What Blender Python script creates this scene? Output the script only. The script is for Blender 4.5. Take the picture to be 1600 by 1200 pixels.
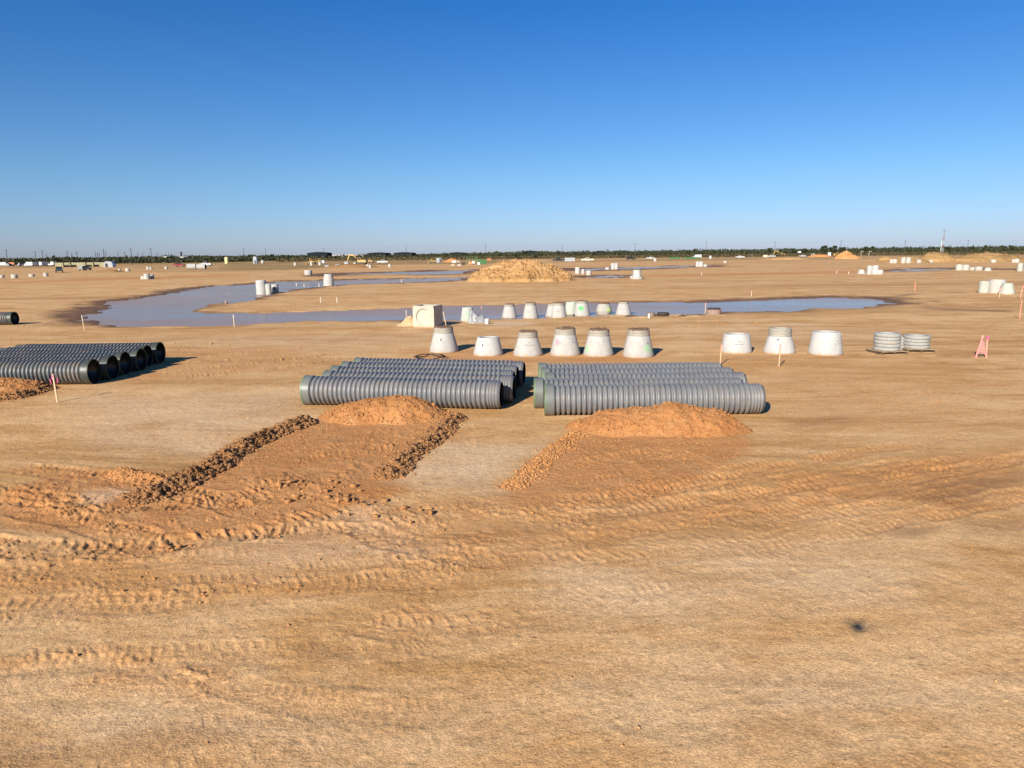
import bpy, math, random
import numpy as np
from mathutils import Matrix, Vector
random.seed(7); RNG = np.random.default_rng(11)
for o in list(bpy.data.objects): bpy.data.objects.remove(o)
S = bpy.context.scene; C = S.collection

# ------------------------------------------------------------------ camera
CAM_H, FPX = 4.5, 1109.0
PITCH = math.atan(204 / FPX); ROLL = math.radians(0.545)
R0 = Vector((1, 0, 0)); U0 = Vector((0, math.sin(PITCH), math.cos(PITCH))); F = Vector((0, math.cos(PITCH), -math.sin(PITCH)))
RX = R0 * math.cos(ROLL) - U0 * math.sin(ROLL); UP = R0 * math.sin(ROLL) + U0 * math.cos(ROLL)
cam = bpy.data.objects.new('camera', bpy.data.cameras.new('camera')); C.objects.link(cam); S.camera = cam
cam.data.sensor_width = 36; cam.data.sensor_fit = 'HORIZONTAL'; cam.data.lens = FPX / 1600 * 36
cam.data.clip_start = 0.02; cam.data.clip_end = 20000
M4 = Matrix.Identity(4)
for i in range(3): M4[i][0] = RX[i]; M4[i][1] = UP[i]; M4[i][2] = -F[i]
M4[2][3] = CAM_H; cam.matrix_world = M4
def P(px, py):                      # photograph pixel -> point on level ground
    d = F + RX * ((px - 800) / FPX) + UP * ((600 - py) / FPX)
    t = CAM_H / -d.z
    return Vector((d.x * t, d.y * t, 0))
def PD(px, dist):                   # pixel column -> ground point at a known forward distance
    d = F + RX * ((px - 800) / FPX) + UP * (204 / FPX)
    return Vector((d.x / d.y * dist, dist, 0))
def depth(p): return (p - Vector((0, 0, CAM_H))).dot(F)
def mpp(p): return depth(p) / FPX    # metres per photograph pixel there
def hor(px): return 396 - (px - 800) * math.tan(ROLL)
# ------------------------------------------------------------------ light
sp = P(1330, 972)                    # where the drone's shadow falls gives the sun
LD = Vector((sp.x, sp.y, -CAM_H)).normalized()
SUN_EL = math.asin(-LD.z); SUN_AZ = math.atan2(-LD.x, -LD.y)
w = bpy.data.worlds.new('World'); S.world = w; w.use_nodes = True
nt = w.node_tree; sky = nt.nodes.new('ShaderNodeTexSky'); sky.sky_type = 'NISHITA'; sky.sun_disc = False
sky.sun_elevation = SUN_EL; sky.sun_rotation = SUN_AZ; sky.altitude = 50; sky.air_density = 1.0; sky.dust_density = 0.35; sky.ozone_density = 2.4
tc = nt.nodes.new('ShaderNodeTexCoord'); sz = nt.nodes.new('ShaderNodeSeparateXYZ'); rp = nt.nodes.new('ShaderNodeValToRGB'); mx = nt.nodes.new('ShaderNodeMix')
nt.links.new(tc.outputs['Generated'], sz.inputs[0]); nt.links.new(sz.outputs[2], rp.inputs[0])     # clearer, bluer air than the model gives
while len(rp.color_ramp.elements) < 5: rp.color_ramp.elements.new(0.5)
for e_, (pos_, col_) in zip(rp.color_ramp.elements, ((0.0, (0.60, 0.73, 1.24)), (0.098, (0.478, 0.725, 1.06)), (0.174, (0.354, 0.664, 1.05)), (0.307, (0.165, 0.568, 1.06)), (0.7, (0.12, 0.53, 1.05)))):
    e_.position = pos_; e_.color = (*col_, 1)
mx.data_type = 'RGBA'; mx.blend_type = 'MULTIPLY'; mx.inputs[0].default_value = 1.0
nt.links.new(sky.outputs[0], mx.inputs[6]); nt.links.new(rp.outputs[0], mx.inputs[7]); nt.links.new(mx.outputs[2], nt.nodes['Background'].inputs[0]); nt.nodes['Background'].inputs[1].default_value = 0.070
sl = bpy.data.lights.new('sun', 'SUN'); sl.energy = 5.0; sl.angle = math.radians(0.53); sl.color = (1, 0.93, 0.80)
so = bpy.data.objects.new('sun', sl); C.objects.link(so); so.rotation_euler = LD.to_track_quat('-Z', 'Y').to_euler(); so.location = (-20, -40, 40)
S.view_settings.view_transform = 'Standard'; S.view_settings.look = 'None'; S.view_settings.gamma = 1
S.view_settings.use_curve_mapping = False; S.view_settings.exposure = 0.62

# ------------------------------------------------------------------ materials
def nodes(name):
    m = bpy.data.materials.new(name); m.use_nodes = True
    return m, m.node_tree, m.node_tree.nodes['Principled BSDF']
class G:
    def __init__(s, nt): s.nt = nt
    def n(s, t, **kw):
        k = s.nt.nodes.new('ShaderNode' + t)
        for a, v in kw.items():
            if a.startswith('i_'): k.inputs[a[2:].replace('_', ' ')].default_value = v
            else: setattr(k, a, v)
        return k
    def l(s, a, b): s.nt.links.new(a, b)
    def noise(s, vec, scale, detail=4, rough=0.55, dist=0.0):
        k = s.n('TexNoise'); k.inputs['Scale'].default_value = scale; k.inputs['Detail'].default_value = detail
        k.inputs['Roughness'].default_value = rough; k.inputs['Distortion'].default_value = dist
        if vec: s.l(vec, k.inputs['Vector'])
        return k.outputs['Fac']
    def map(s, vec, sc=(1, 1, 1), rot=(0, 0, 0)):
        k = s.n('Mapping'); k.inputs['Scale'].default_value = sc; k.inputs['Rotation'].default_value = rot; s.l(vec, k.inputs['Vector']); return k.outputs[0]
    def rng(s, v, a, b, c=0.0, d=1.0):
        k = s.n('MapRange'); s.l(v, k.inputs[0])
        for i, x in enumerate((a, b, c, d)): k.inputs[i + 1].default_value = x
        return k.outputs[0]
    def math(s, op, a, b):
        k = s.n('Math', operation=op)
        for i, x in enumerate((a, b)):
            if isinstance(x, (int, float)): k.inputs[i].default_value = x
            else: s.l(x, k.inputs[i])
        return k.outputs[0]
    def mix(s, f, a, b, mode='MIX'):
        k = s.n('Mix', data_type='RGBA', blend_type=mode)
        for i, x in ((0, f), (6, a), (7, b)):
            if isinstance(x, (int, float)): k.inputs[i].default_value = x
            elif isinstance(x, tuple): k.inputs[i].default_value = (*x, 1)
            else: s.l(x, k.inputs[i])
        return k.outputs[2]
    def bump(s, h, dist, strength, prev=None):
        k = s.n('Bump'); k.inputs['Distance'].default_value = dist; k.inputs['Strength'].default_value = strength; s.l(h, k.inputs['Height'])
        if prev: s.l(prev, k.inputs['Normal'])
        return k.outputs[0]

def soil_material():
    m, nt, b = nodes('soil'); g = G(nt)
    pos = g.n('NewGeometry').outputs['Position']
    at = g.n('Attribute', attribute_name='mask'); sep = g.n('SeparateColor'); g.l(at.outputs['Color'], sep.inputs[0])
    fresh, wet, pale, grass = sep.outputs[0], sep.outputs[1], sep.outputs[2], at.outputs['Alpha']
    wv = g.n('TexNoise'); wv.inputs['Scale'].default_value = 0.05; wv.inputs['Detail'].default_value = 3; g.l(pos, wv.inputs['Vector'])
    w0 = g.n('VectorMath', operation='SCALE'); g.l(wv.outputs['Color'], w0.inputs[0]); w0.inputs['Scale'].default_value = 7.0
    w1 = g.n('VectorMath', operation='ADD'); g.l(w0.outputs[0], w1.inputs[0]); g.l(pos, w1.inputs[1]); wp = w1.outputs[0]
    st = g.noise(g.map(wp, (0.05, 0.42, 0.3), (0, 0, 0.12)), 1.0, 6, 0.62, 0.6)
    st2 = g.noise(g.map(wp, (0.16, 2.6, 1), (0, 0, -0.16)), 1.0, 4, 0.6, 0.8)
    st3 = g.noise(g.map(wp, (0.045, 0.75, 1), (0, 0, 0.03)), 1.0, 5, 0.68, 0.5)
    big = g.noise(pos, 0.075, 4, 0.6, 0.4)
    mid = g.noise(pos, 0.55, 5, 0.65, 0.5)
    fine = g.noise(pos, 7.0, 6, 0.72)
    vf = g.noise(pos, 42.0, 2, 0.7)
    pt = g.noise(g.map(wp, (0.22, 0.42, 1), (0, 0, 0.3)), 1.0, 6, 0.66, 0.9)
    c = g.mix(g.rng(st, 0.36, 0.62), (0.475, 0.253, 0.094), (0.627, 0.376, 0.173))
    c = g.mix(g.rng(big, 0.40, 0.66, 0, 0.75), c, (0.496, 0.262, 0.094))
    c = g.mix(g.rng(st2, 0.46, 0.70, 0, 0.65), c, (0.690, 0.436, 0.212))
    c = g.mix(g.rng(pt, 0.44, 0.60, 0, 0.8), c, (0.660, 0.413, 0.203))
    c = g.mix(g.rng(pt, 0.46, 0.34, 0, 0.7), c, (0.506, 0.267, 0.095))
    c = g.mix(g.rng(mid, 0.50, 0.70, 0, 0.55), c, (0.418, 0.215, 0.076))
    c = g.mix(g.math('MULTIPLY', g.rng(st3, 0.54, 0.64, 0, 0.75), g.rng(big, 0.36, 0.56)), c, (0.345, 0.174, 0.061))  # thin dark streaks: brown ruts and their shadow painted into the soil colour
    st4 = g.noise(g.map(pos, (0.007, 0.085, 1), (0, 0, 0.02)), 1.0, 6, 0.7, 0.6)
    c = g.mix(g.rng(st4, 0.53, 0.63, 0, 0.55), c, (0.330, 0.168, 0.061))
    st5 = g.noise(g.map(wp, (0.10, 1.7, 1), (0, 0, 0.05)), 1.0, 4, 0.7, 0.7)
    c = g.mix(g.math('MULTIPLY', g.rng(st5, 0.56, 0.66, 0, 0.6), g.rng(pt, 0.54, 0.40)), c, (0.330, 0.168, 0.063))
    # fresh clay
    fc = g.mix(g.rng(mid, 0.35, 0.65), (0.47, 0.200, 0.066), (0.55, 0.258, 0.096))
    fc = g.mix(g.rng(fine, 0.50, 0.72, 0, 0.45), fc, (0.30, 0.13, 0.048))
    fr = g.math('MULTIPLY', fresh, g.rng(g.noise(pos, 1.7, 5, 0.7), 0.25, 0.5, 0.35, 1.0))
    c = g.mix(fr, c, fc)
    pl = g.math('MULTIPLY', pale, g.rng(g.noise(g.map(wp, (0.5, 1.1, 1)), 1.0, 5, 0.65), 0.34, 0.56, 0.35, 1.0))
    c = g.mix(pl, c, g.mix(g.rng(fine, 0.35, 0.65), (0.58, 0.395, 0.235), (0.68, 0.485, 0.305)))
    gc = g.mix(g.rng(g.noise(g.map(pos, (0.02, 0.12, 1)), 1, 5), 0.35, 0.65), (0.133, 0.104, 0.036), (0.294, 0.189, 0.076))
    c = g.mix(g.math('MULTIPLY', grass, g.rng(g.noise(g.map(pos, (0.03, 0.1, 1)), 1, 5), 0.3, 0.6, 0.2, 1.0)), c, gc)
    # small dark crumbs and mottling that belong to the soil
    sp1 = g.rng(g.noise(g.map(pos, (1.0, 1.8, 1)), 5.5, 4, 0.72), 0.61, 0.68, 0, 0.6)
    c = g.mix(sp1, c, (0.20, 0.105, 0.048))
    gr2 = g.noise(pos, 21.0, 3, 0.75)
    c = g.mix(g.rng(g.noise(pos, 30.0, 2, 0.6), 0.66, 0.72, 0, 0.5), c, (0.24, 0.13, 0.06))
    mul = g.math('MULTIPLY', g.math('MULTIPLY', g.rng(fine, 0.25, 0.75, 0.80, 1.22), g.rng(vf, 0.25, 0.75, 0.76, 1.24)), g.rng(gr2, 0.25, 0.75, 0.80, 1.20))
    k = g.n('VectorMath', operation='SCALE'); g.l(c, k.inputs[0]); g.l(mul, k.inputs['Scale']); c = k.outputs[0]
    c = g.mix(wet, c, g.mix(g.rng(mid, 0.35, 0.65), (0.12, 0.060, 0.030), (0.19, 0.098, 0.048)))
    g.l(c, b.inputs['Base Color']); g.l(g.rng(wet, 0, 1, 0.95, 0.65), b.inputs['Roughness']); b.inputs['Specular IOR Level'].default_value = 0.12
    rg = g.math('MAXIMUM', fresh, g.rng(pt, 0.50, 0.36, 0.0, 0.45))
    bm = g.bump(g.noise(pos, 3.2, 6, 0.65), 0.10, 0.30)
    k1 = g.n('Bump'); k1.inputs['Distance'].default_value = 0.05; g.l(g.rng(rg, 0, 1, 0.20, 0.7), k1.inputs['Strength']); g.l(fine, k1.inputs['Height']); g.l(bm, k1.inputs['Normal'])
    k2 = g.n('Bump'); k2.inputs['Distance'].default_value = 0.03; g.l(g.rng(rg, 0, 1, 0.14, 0.6), k2.inputs['Strength']); g.l(g.noise(pos, 17.0, 4, 0.7), k2.inputs['Height']); g.l(k1.outputs[0], k2.inputs['Normal'])
    bm = g.bump(vf, 0.014, 0.55, k2.outputs[0])
    g.l(bm, b.inputs['Normal'])
    return m
SOIL = soil_material()

def plain(name, col, rough=0.6, metal=0.0, var=0.18, scale=6.0, dirt=None, bump=0.0, spec=0.5):
    m, nt, b = nodes(name); g = G(nt)
    co = g.n('TexCoord').outputs['Object']
    f = g.noise(co, scale, 6, 0.65)
    c = g.mix(g.rng(f, 0.3, 0.7), tuple(x * (1 - var) for x in col), tuple(min(1, x * (1 + var)) for x in col))
    if dirt:
        c = g.mix(g.rng(g.noise(co, scale * 0.4, 6, 0.7), 0.42, 0.68, 0, dirt[1]), c, dirt[0])
    g.l(c, b.inputs['Base Color']); b.inputs['Roughness'].default_value = rough; b.inputs['Metallic'].default_value = metal
    b.inputs['Specular IOR Level'].default_value = spec
    if bump: g.l(g.bump(g.noise(co, scale * 4, 5, 0.7), bump, 0.6), b.inputs['Normal'])
    return m
def concrete(name, col=(0.42, 0.40, 0.37), marks=(), foot=0.10):
    m, nt, b = nodes(name); g = G(nt)
    co = g.n('TexCoord').outputs['Object']
    f = g.noise(co, 2.2, 7, 0.65); fv = g.noise(g.map(co, (5, 5, 0.7)), 1.0, 5, 0.6)
    c = g.mix(g.rng(f, 0.32, 0.68), tuple(x * 0.84 for x in col), tuple(x * 1.09 for x in col))
    c = g.mix(g.rng(fv, 0.5, 0.75, 0, 0.45), c, tuple(x * 0.72 for x in col))
    # splashed earth along the foot
    z = g.n('SeparateXYZ'); g.l(co, z.inputs[0])
    zz = g.math('ADD', z.outputs[2], g.rng(g.noise(co, 6, 4), 0.3, 0.7, -0.08, 0.08))
    c = g.mix(g.rng(zz, 0.0, foot, 0.85, 0.0), c, (0.42, 0.26, 0.13))
    for colr, pt, rad in marks:
        d = g.n('VectorMath', operation='DISTANCE'); g.l(co, d.inputs[0]); d.inputs[1].default_value = pt
        dd = g.math('ADD', d.outputs['Value'], g.rng(g.noise(co, 9, 5, 0.7), 0.25, 0.75, -rad * 0.55, rad * 0.55))
        c = g.mix(g.rng(dd, rad * 0.45, rad, 0.85, 0.0), c, colr)
    g.l(c, b.inputs['Base Color']); b.inputs['Roughness'].default_value = 0.85; b.inputs['Specular IOR Level'].default_value = 0.25
    g.l(g.bump(g.noise(co, 14, 6, 0.7), 0.012, 0.5), b.inputs['Normal'])
    return m

# ------------------------------------------------------------------ numpy noise
def _h(ix, iy, seed):
    n = (ix.astype(np.uint32) * np.uint32(374761393) + iy.astype(np.uint32) * np.uint32(668265263) + np.uint32(seed * 1442695 + 77))
    n = (n ^ (n >> np.uint32(13))) * np.uint32(1274126177)
    n = n ^ (n >> np.uint32(16))
    return (n & np.uint32(0xffff)).astype(np.float32) / 65535.0
def vn(x, y, seed=0):
    x = np.asarray(x, np.float64) + 5000.0; y = np.asarray(y, np.float64) + 5000.0
    ix = np.floor(x); iy = np.floor(y); fx = (x - ix).astype(np.float32); fy = (y - iy).astype(np.float32)
    ix = ix.astype(np.int64); iy = iy.astype(np.int64)
    fx = fx * fx * (3 - 2 * fx); fy = fy * fy * (3 - 2 * fy)
    a = _h(ix, iy, seed); b = _h(ix + 1, iy, seed); c = _h(ix, iy + 1, seed); d = _h(ix + 1, iy + 1, seed)
    return ((a + (b - a) * fx) * (1 - fy) + (c + (d - c) * fx) * fy) * 2 - 1
def fbm(x, y, o=4, seed=0, gain=0.5):
    s = 0; a = 1.0; t = 0
    for i in range(o):
        s = s + a * vn(x * 2 ** i + 17.3 * i, y * 2 ** i - 9.1 * i, seed + i); t += a; a *= gain
    return s / t
def sstep(a, b, v):
    t = np.clip((v - a) / (b - a), 0, 1); return t * t * (3 - 2 * t)
def polydist(poly, X, Y):           # signed distance, inside negative
    n = len(poly); D = np.full(X.shape, 1e9); ins = np.zeros(X.shape, bool)
    for i in range(n):
        x0, y0 = poly[i]; x1, y1 = poly[(i + 1) % n]
        dx, dy = x1 - x0, y1 - y0; L = dx * dx + dy * dy + 1e-9
        t = np.clip(((X - x0) * dx + (Y - y0) * dy) / L, 0, 1)
        D = np.minimum(D, (X - x0 - t * dx) ** 2 + (Y - y0 - t * dy) ** 2)
        if y0 != y1:
            c = ((y0 > Y) != (y1 > Y)) & (X < (x1 - x0) * (Y - y0) / (y1 - y0) + x0); ins ^= c
    D = np.sqrt(D); return np.where(ins, -D, D)
def wpoly(pts): return [(P(a, b).x, P(a, b).y) for a, b in pts]
def smooth_path(pts, n=8):
    q = [np.array(p) for p in pts]; q = [2 * q[0] - q[1]] + q + [2 * q[-1] - q[-2]]; out = []
    for i in range(1, len(q) - 2):
        for k in range(n):
            t = k / n; a, b, c, d = q[i - 1], q[i], q[i + 1], q[i + 2]
            out.append(0.5 * (2 * b + (c - a) * t + (2 * a - 5 * b + 4 * c - d) * t * t + (3 * b - a - 3 * c + d) * t ** 3))
    out.append(q[-2]); return np.array(out)
def pathcoords(path, X, Y):          # arc length and signed side distance to a polyline
    S_ = np.zeros(X.shape); T_ = np.full(X.shape, 1e9); acc = 0
    for i in range(len(path) - 1):
        a, b = path[i], path[i + 1]; d = b - a; L = np.hypot(*d)
        if L < 1e-6: continue
        d = d / L; u = (X - a[0]) * d[0] + (Y - a[1]) * d[1]; uc = np.clip(u, 0, L)
        dist = np.hypot(X - a[0] - uc * d[0], Y - a[1] - uc * d[1])
        side = np.sign((X - a[0]) * -d[1] + (Y - a[1]) * d[0]); side = np.where(side == 0, 1, side)
        better = dist < np.abs(T_)
        S_ = np.where(better, acc + u if i in (0, len(path) - 2) else acc + uc, S_); T_ = np.where(better, dist * side, T_); acc += L
    return S_, T_, acc

# ------------------------------------------------------------------ terrain description (world space)
POOL = wpoly([(118, 499), (150, 486), (185, 470), (235, 464), (300, 452), (345, 446), (400, 443.5), (470, 438.5), (560, 436.2), (650, 434.6), (728, 433),
              (722, 437), (640, 441), (560, 443.5), (500, 446.5), (455, 451), (432, 458), (400, 465), (345, 474), (305, 483), (340, 487.5), (420, 488), (500, 486), (600, 482), (700, 477),
              (800, 473.5), (900, 472), (1000, 471), (1100, 470), (1200, 467.5), (1300, 465), (1372, 466.5), (1388, 473), (1350, 480), (1280, 482.5), (1200, 484.5), (1130, 486.5), (1060, 490),
              (1000, 492.5), (930, 494), (860, 496), (800, 498), (740, 497), (640, 499), (560, 499.5), (490, 500), (400, 505), (300, 508.5), (200, 508.5), (150, 507)])
POOL2 = wpoly([(500, 427.5), (600, 425.5), (700, 422.8), (745, 421.5), (738, 427), (690, 429), (600, 428), (540, 428.5)])
POOL3 = wpoly([(880, 420), (960, 418.2), (1040, 416), (1110, 413.2), (1112, 415), (1040, 418), (960, 421), (885, 423)])
POOL4 = wpoly([(1392, 422.5), (1440, 420), (1492, 419.2), (1494, 421.8), (1440, 423), (1400, 424)])
POOL5 = wpoly([(925, 431), (985, 429), (990, 432), (935, 434)])
FRESH = [(wpoly([(480, 660), (560, 648), (700, 650), (700, 668), (660, 705), (622, 740), (640, 772), (560, 792), (500, 812), (400, 830), (280, 845), (120, 836), (20, 815), (0, 770), (90, 740), (210, 738), (285, 752), (350, 725), (430, 690)]), 0.92),
         (wpoly([(895, 672), (1000, 658), (1150, 668), (1180, 690), (1130, 735), (1010, 785), (880, 800), (770, 785), (800, 752), (850, 715)]), 0.85),
         (wpoly([(560, 790), (760, 780), (1000, 800), (1250, 750), (1600, 690), (1600, 760), (1250, 800), (980, 840), (900, 880), (740, 900), (560, 860), (420, 850)]), 0.5),
         (wpoly([(0, 838), (250, 850), (500, 840), (740, 880), (740, 930), (400, 930), (0, 950)]), 0.35),
         (wpoly([(0, 585), (70, 596), (95, 606), (60, 618), (0, 628)]), 0.9),
         (wpoly([(250, 545), (480, 540), (480, 575), (300, 590), (200, 600)]), 0.4),
         (wpoly([(640, 545), (1020, 550), (1030, 572), (640, 566)]), 0.55),
         (wpoly([(1100, 556), (1500, 560), (1500, 690), (1240, 660), (1220, 600)]), 0.25),
         (wpoly([(1010, 430), (1150, 427), (1350, 422), (1350, 426), (1150, 431), (1010, 433)]), 0.8),
         (wpoly([(0, 440), (100, 437), (230, 433), (380, 428), (380, 431), (200, 437), (0, 444)]), 0.8)]
PALE = [(wpoly([(130, 770), (215, 765), (205, 778), (160, 790), (128, 790)]), 0.75), (wpoly([(1212, 505), (1268, 505), (1268, 508), (1212, 508)]), 0.9),
        (wpoly([(618, 508), (632, 502), (650, 502), (650, 510), (620, 511)]), 0.9), (wpoly([(745, 506), (770, 503), (835, 503), (835, 507), (780, 510)]), 0.9),
        (wpoly([(620, 735), (660, 710), (700, 690), (860, 690), (800, 745), (760, 778), (690, 770), (630, 755)]), 0.7),
        (wpoly([(560, 800), (640, 812), (700, 850), (600, 840), (540, 812)]), 0.5),
        (wpoly([(120, 620), (460, 610), (460, 650), (330, 710), (140, 690)]), 0.5),
        (wpoly([(880, 880), (1150, 850), (1480, 850), (1400, 940), (1100, 985), (850, 960)]), 0.35), (wpoly([(330, 850), (560, 835), (700, 850), (620, 880), (380, 890)]), 0.4), (wpoly([(0, 1080), (250, 1110), (560, 1125), (760, 1180), (300, 1200), (0, 1190)]), 0.35), (wpoly([(880, 1060), (1300, 1020), (1600, 1060), (1500, 1150), (950, 1150)]), 0.25),
        (wpoly([(240, 528), (660, 520), (640, 545), (260, 545)]), 0.3), (wpoly([(1040, 508), (1400, 512), (1350, 530), (1060, 530)]), 0.25)]
GRASS = [(wpoly([(330, 409), (520, 407), (780, 404.5), (800, 407), (780, 412), (560, 414.5), (470, 421), (330, 423)]), 0.9),
         (wpoly([(0, 414), (400, 406), (400, 410), (0, 420)]), 0.8), (wpoly([(180, 412), (420, 412), (420, 424), (230, 425)]), 0.5),
         (wpoly([(860, 406.5), (1000, 405), (1190, 402), (1190, 406), (1000, 408.5), (870, 409.5)]), 0.7), (wpoly([(1200, 402), (1370, 399), (1370, 405), (1200, 408)]), 0.5)]
# wheel and crawler passes: pixel polyline, gauge, track width, tread pitch, skew, depth
TRACKS = [([(1180, 700), (1040, 728), (930, 752), (830, 790), (760, 812)], 1.0, 0.30, 0.21, 0.5, 0.05),
          ([(1600, 735), (1380, 772), (1180, 805), (1000, 828), (850, 838), (700, 820), (600, 790)], 1.0, 0.32, 0.24, -0.7, 0.065),
          ([(1600, 690), (1380, 725), (1200, 765), (1020, 800), (820, 815)], 0.9, 0.28, 0.22, 0.6, 0.055),
          ([(-80, 800), (120, 822), (300, 815), (470, 780), (600, 735)], 1.0, 0.33, 0.24, 0.3, 0.06),
          ([(-60, 748), (100, 770), (240, 800), (360, 835)], 0.9, 0.33, 0.24, 0.8, 0.055),
          ([(-60, 905), (150, 895), (400, 880), (620, 862), (760, 870)], 1.0, 0.30, 0.22, 0.6, 0.03),
          ([(-60, 985), (160, 965), (420, 960), (640, 955), (800, 935)], 0.9, 0.26, 0.20, 0.8, 0.016),
          ([(-100, 1060), (120, 1035), (290, 1052), (440, 1088), (600, 1108), (760, 1105)], 0.0, 0.22, 0.15, 0.4, 0.02),
          ([(-100, 1150), (200, 1120), (420, 1100), (560, 1060)], 0.9, 0.25, 0.2, 0.7, 0.012),
          ([(560, 905), (640, 925), (760, 920), (900, 885), (1080, 850), (1300, 815)], 0.9, 0.27, 0.2, 0.7, 0.035),
          ([(700, 1010), (900, 1000), (1200, 1010), (1500, 990), (1700, 980)], 0.9, 0.25, 0.2, 0.5, 0.012),
          ([(240, 590), (330, 579), (420, 571), (560, 552)], 0.9, 0.3, 0.24, 0.4, 0.05),
          ([(420, 730), (480, 712), (560, 700), (640, 690)], 0.0, 0.5, 0.2, 0.9, 0.03),
          ([(880, 770), (960, 715), (1010, 690), (1050, 672)], 0.9, 0.3, 0.22, 0.8, 0.03),
          ([(560, 790), (620, 745), (655, 700), (665, 660)], 1.0, 0.3, 0.22, 0.8, 0.02),
          ([(1220, 690), (1400, 650), (1600, 630)], 0.9, 0.3, 0.22, 0.4, 0.02),
          ([(1700, 860), (1400, 830), (1150, 850), (900, 900)], 0.9, 0.25, 0.22, 0.4, 0.018)]
TRACKS += [([(x0, y0), ((x0 + x1) / 2, (y0 + y1) / 2 + bow), (x1, y1)], ga, 0.24, pt, sk, dp_) for x0, y0, x1, y1, bow, ga, pt, sk, dp_ in (
    (300, 930, 760, 905, 12, 0.8, 0.2, 0.8, 0.016), (560, 980, 1000, 870, 10, 0.8, 0.2, 0.7, 0.022), (-60, 940, 420, 905, -10, 0.8, 0.22, 0.5, 0.022), (820, 850, 1300, 770, 8, 0.8, 0.22, 0.6, 0.05), (960, 790, 1500, 735, 14, 0.9, 0.22, 0.6, 0.05),
    (1200, 900, 1700, 800, 10, 0.9, 0.22, 0.6, 0.02), (640, 870, 1120, 845, 16, 0.0, 0.2, 0.9, 0.04), (100, 1180, 500, 1130, -10, 0.0, 0.2, 0.9, 0.012), (1000, 1150, 1700, 1040, 10, 0.9, 0.22, 0.6, 0.012), (930, 690, 1090, 760, -12, 0.8, 0.2, 0.9, 0.025), (400, 720, 660, 680, -6, 0.8, 0.2, 0.9, 0.025),
    (240, 830, 620, 800, -10, 0.8, 0.2, 0.9, 0.045), (350, 770, 560, 745, -4, 0.0, 0.2, 0.9, 0.05), (760, 760, 1000, 735, 4, 0.0, 0.2, 0.9, 0.04), (1150, 620, 1600, 585, 4, 0.9, 0.24, 0.5, 0.03), (250, 565, 450, 548, 3, 0.9, 0.26, 0.5, 0.045))]
TRK = [(smooth_path(wpoly(a[0]), 6),) + a[1:] for a in TRACKS]
# broken crumbly edges left by the tyres: pixel polyline, half width, height
RUTS = [(smooth_path(wpoly(a), 6), b, c) for a, b, c in (
    ([(-80, 1046), (60, 1030), (170, 1018), (260, 1034), (330, 1050), (430, 1078), (520, 1092), (620, 1100)], 0.15, 0.04),
    ([(60, 1075), (180, 1062), (300, 1070), (420, 1098)], 0.22, 0.022), ([(-60, 905), (60, 908), (190, 926), (330, 920), (470, 905)], 0.30, 0.035),
    ([(-60, 868), (80, 872), (230, 868), (320, 862)], 0.35, 0.035), ([(560, 870), (660, 878), (745, 890)], 0.45, 0.035), ([(590, 950), (650, 957), (720, 952)], 0.30, 0.02),
    ([(-60, 770), (60, 772), (120, 790), (190, 800)], 0.45, 0.07), ([(120, 835), (220, 825), (330, 812)], 0.35, 0.04), ([(500, 772), (560, 790), (640, 812), (720, 825)], 0.35, 0.05),
    ([(610, 760), (700, 790), (820, 800), (900, 790), (990, 770)], 0.4, 0.05), ([(700, 850), (850, 838), (1000, 818), (1200, 790)], 0.35, 0.04), ([(350, 830), (430, 815), (540, 812)], 0.4, 0.05), ([(330, 775), (420, 760), (520, 748), (580, 700)], 0.5, 0.05))]
DAMP = [(wpoly([(1400, 770), (1500, 748), (1600, 742), (1600, 772), (1500, 790)]), 0.42), (wpoly([(1370, 815), (1440, 812), (1430, 832), (1385, 835)]), 0.5), (wpoly([(1490, 815), (1600, 810), (1600, 830), (1500, 832)]), 0.35), (wpoly([(1130, 810), (1200, 800), (1215, 812), (1150, 820)]), 0.3),
        (wpoly([(220, 740), (330, 728), (320, 742), (250, 750)]), 0.35), (wpoly([(930, 790), (1010, 775), (1000, 795), (940, 800)]), 0.25), (wpoly([(410, 745), (500, 738), (480, 760), (430, 765)]), 0.3), (wpoly([(1230, 655), (1330, 652), (1320, 664), (1240, 664)]), 0.3), (wpoly([(480, 1005), (560, 1012), (560, 1022), (490, 1018)]), 0.35)]
HEAPS_FLAT = []
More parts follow.
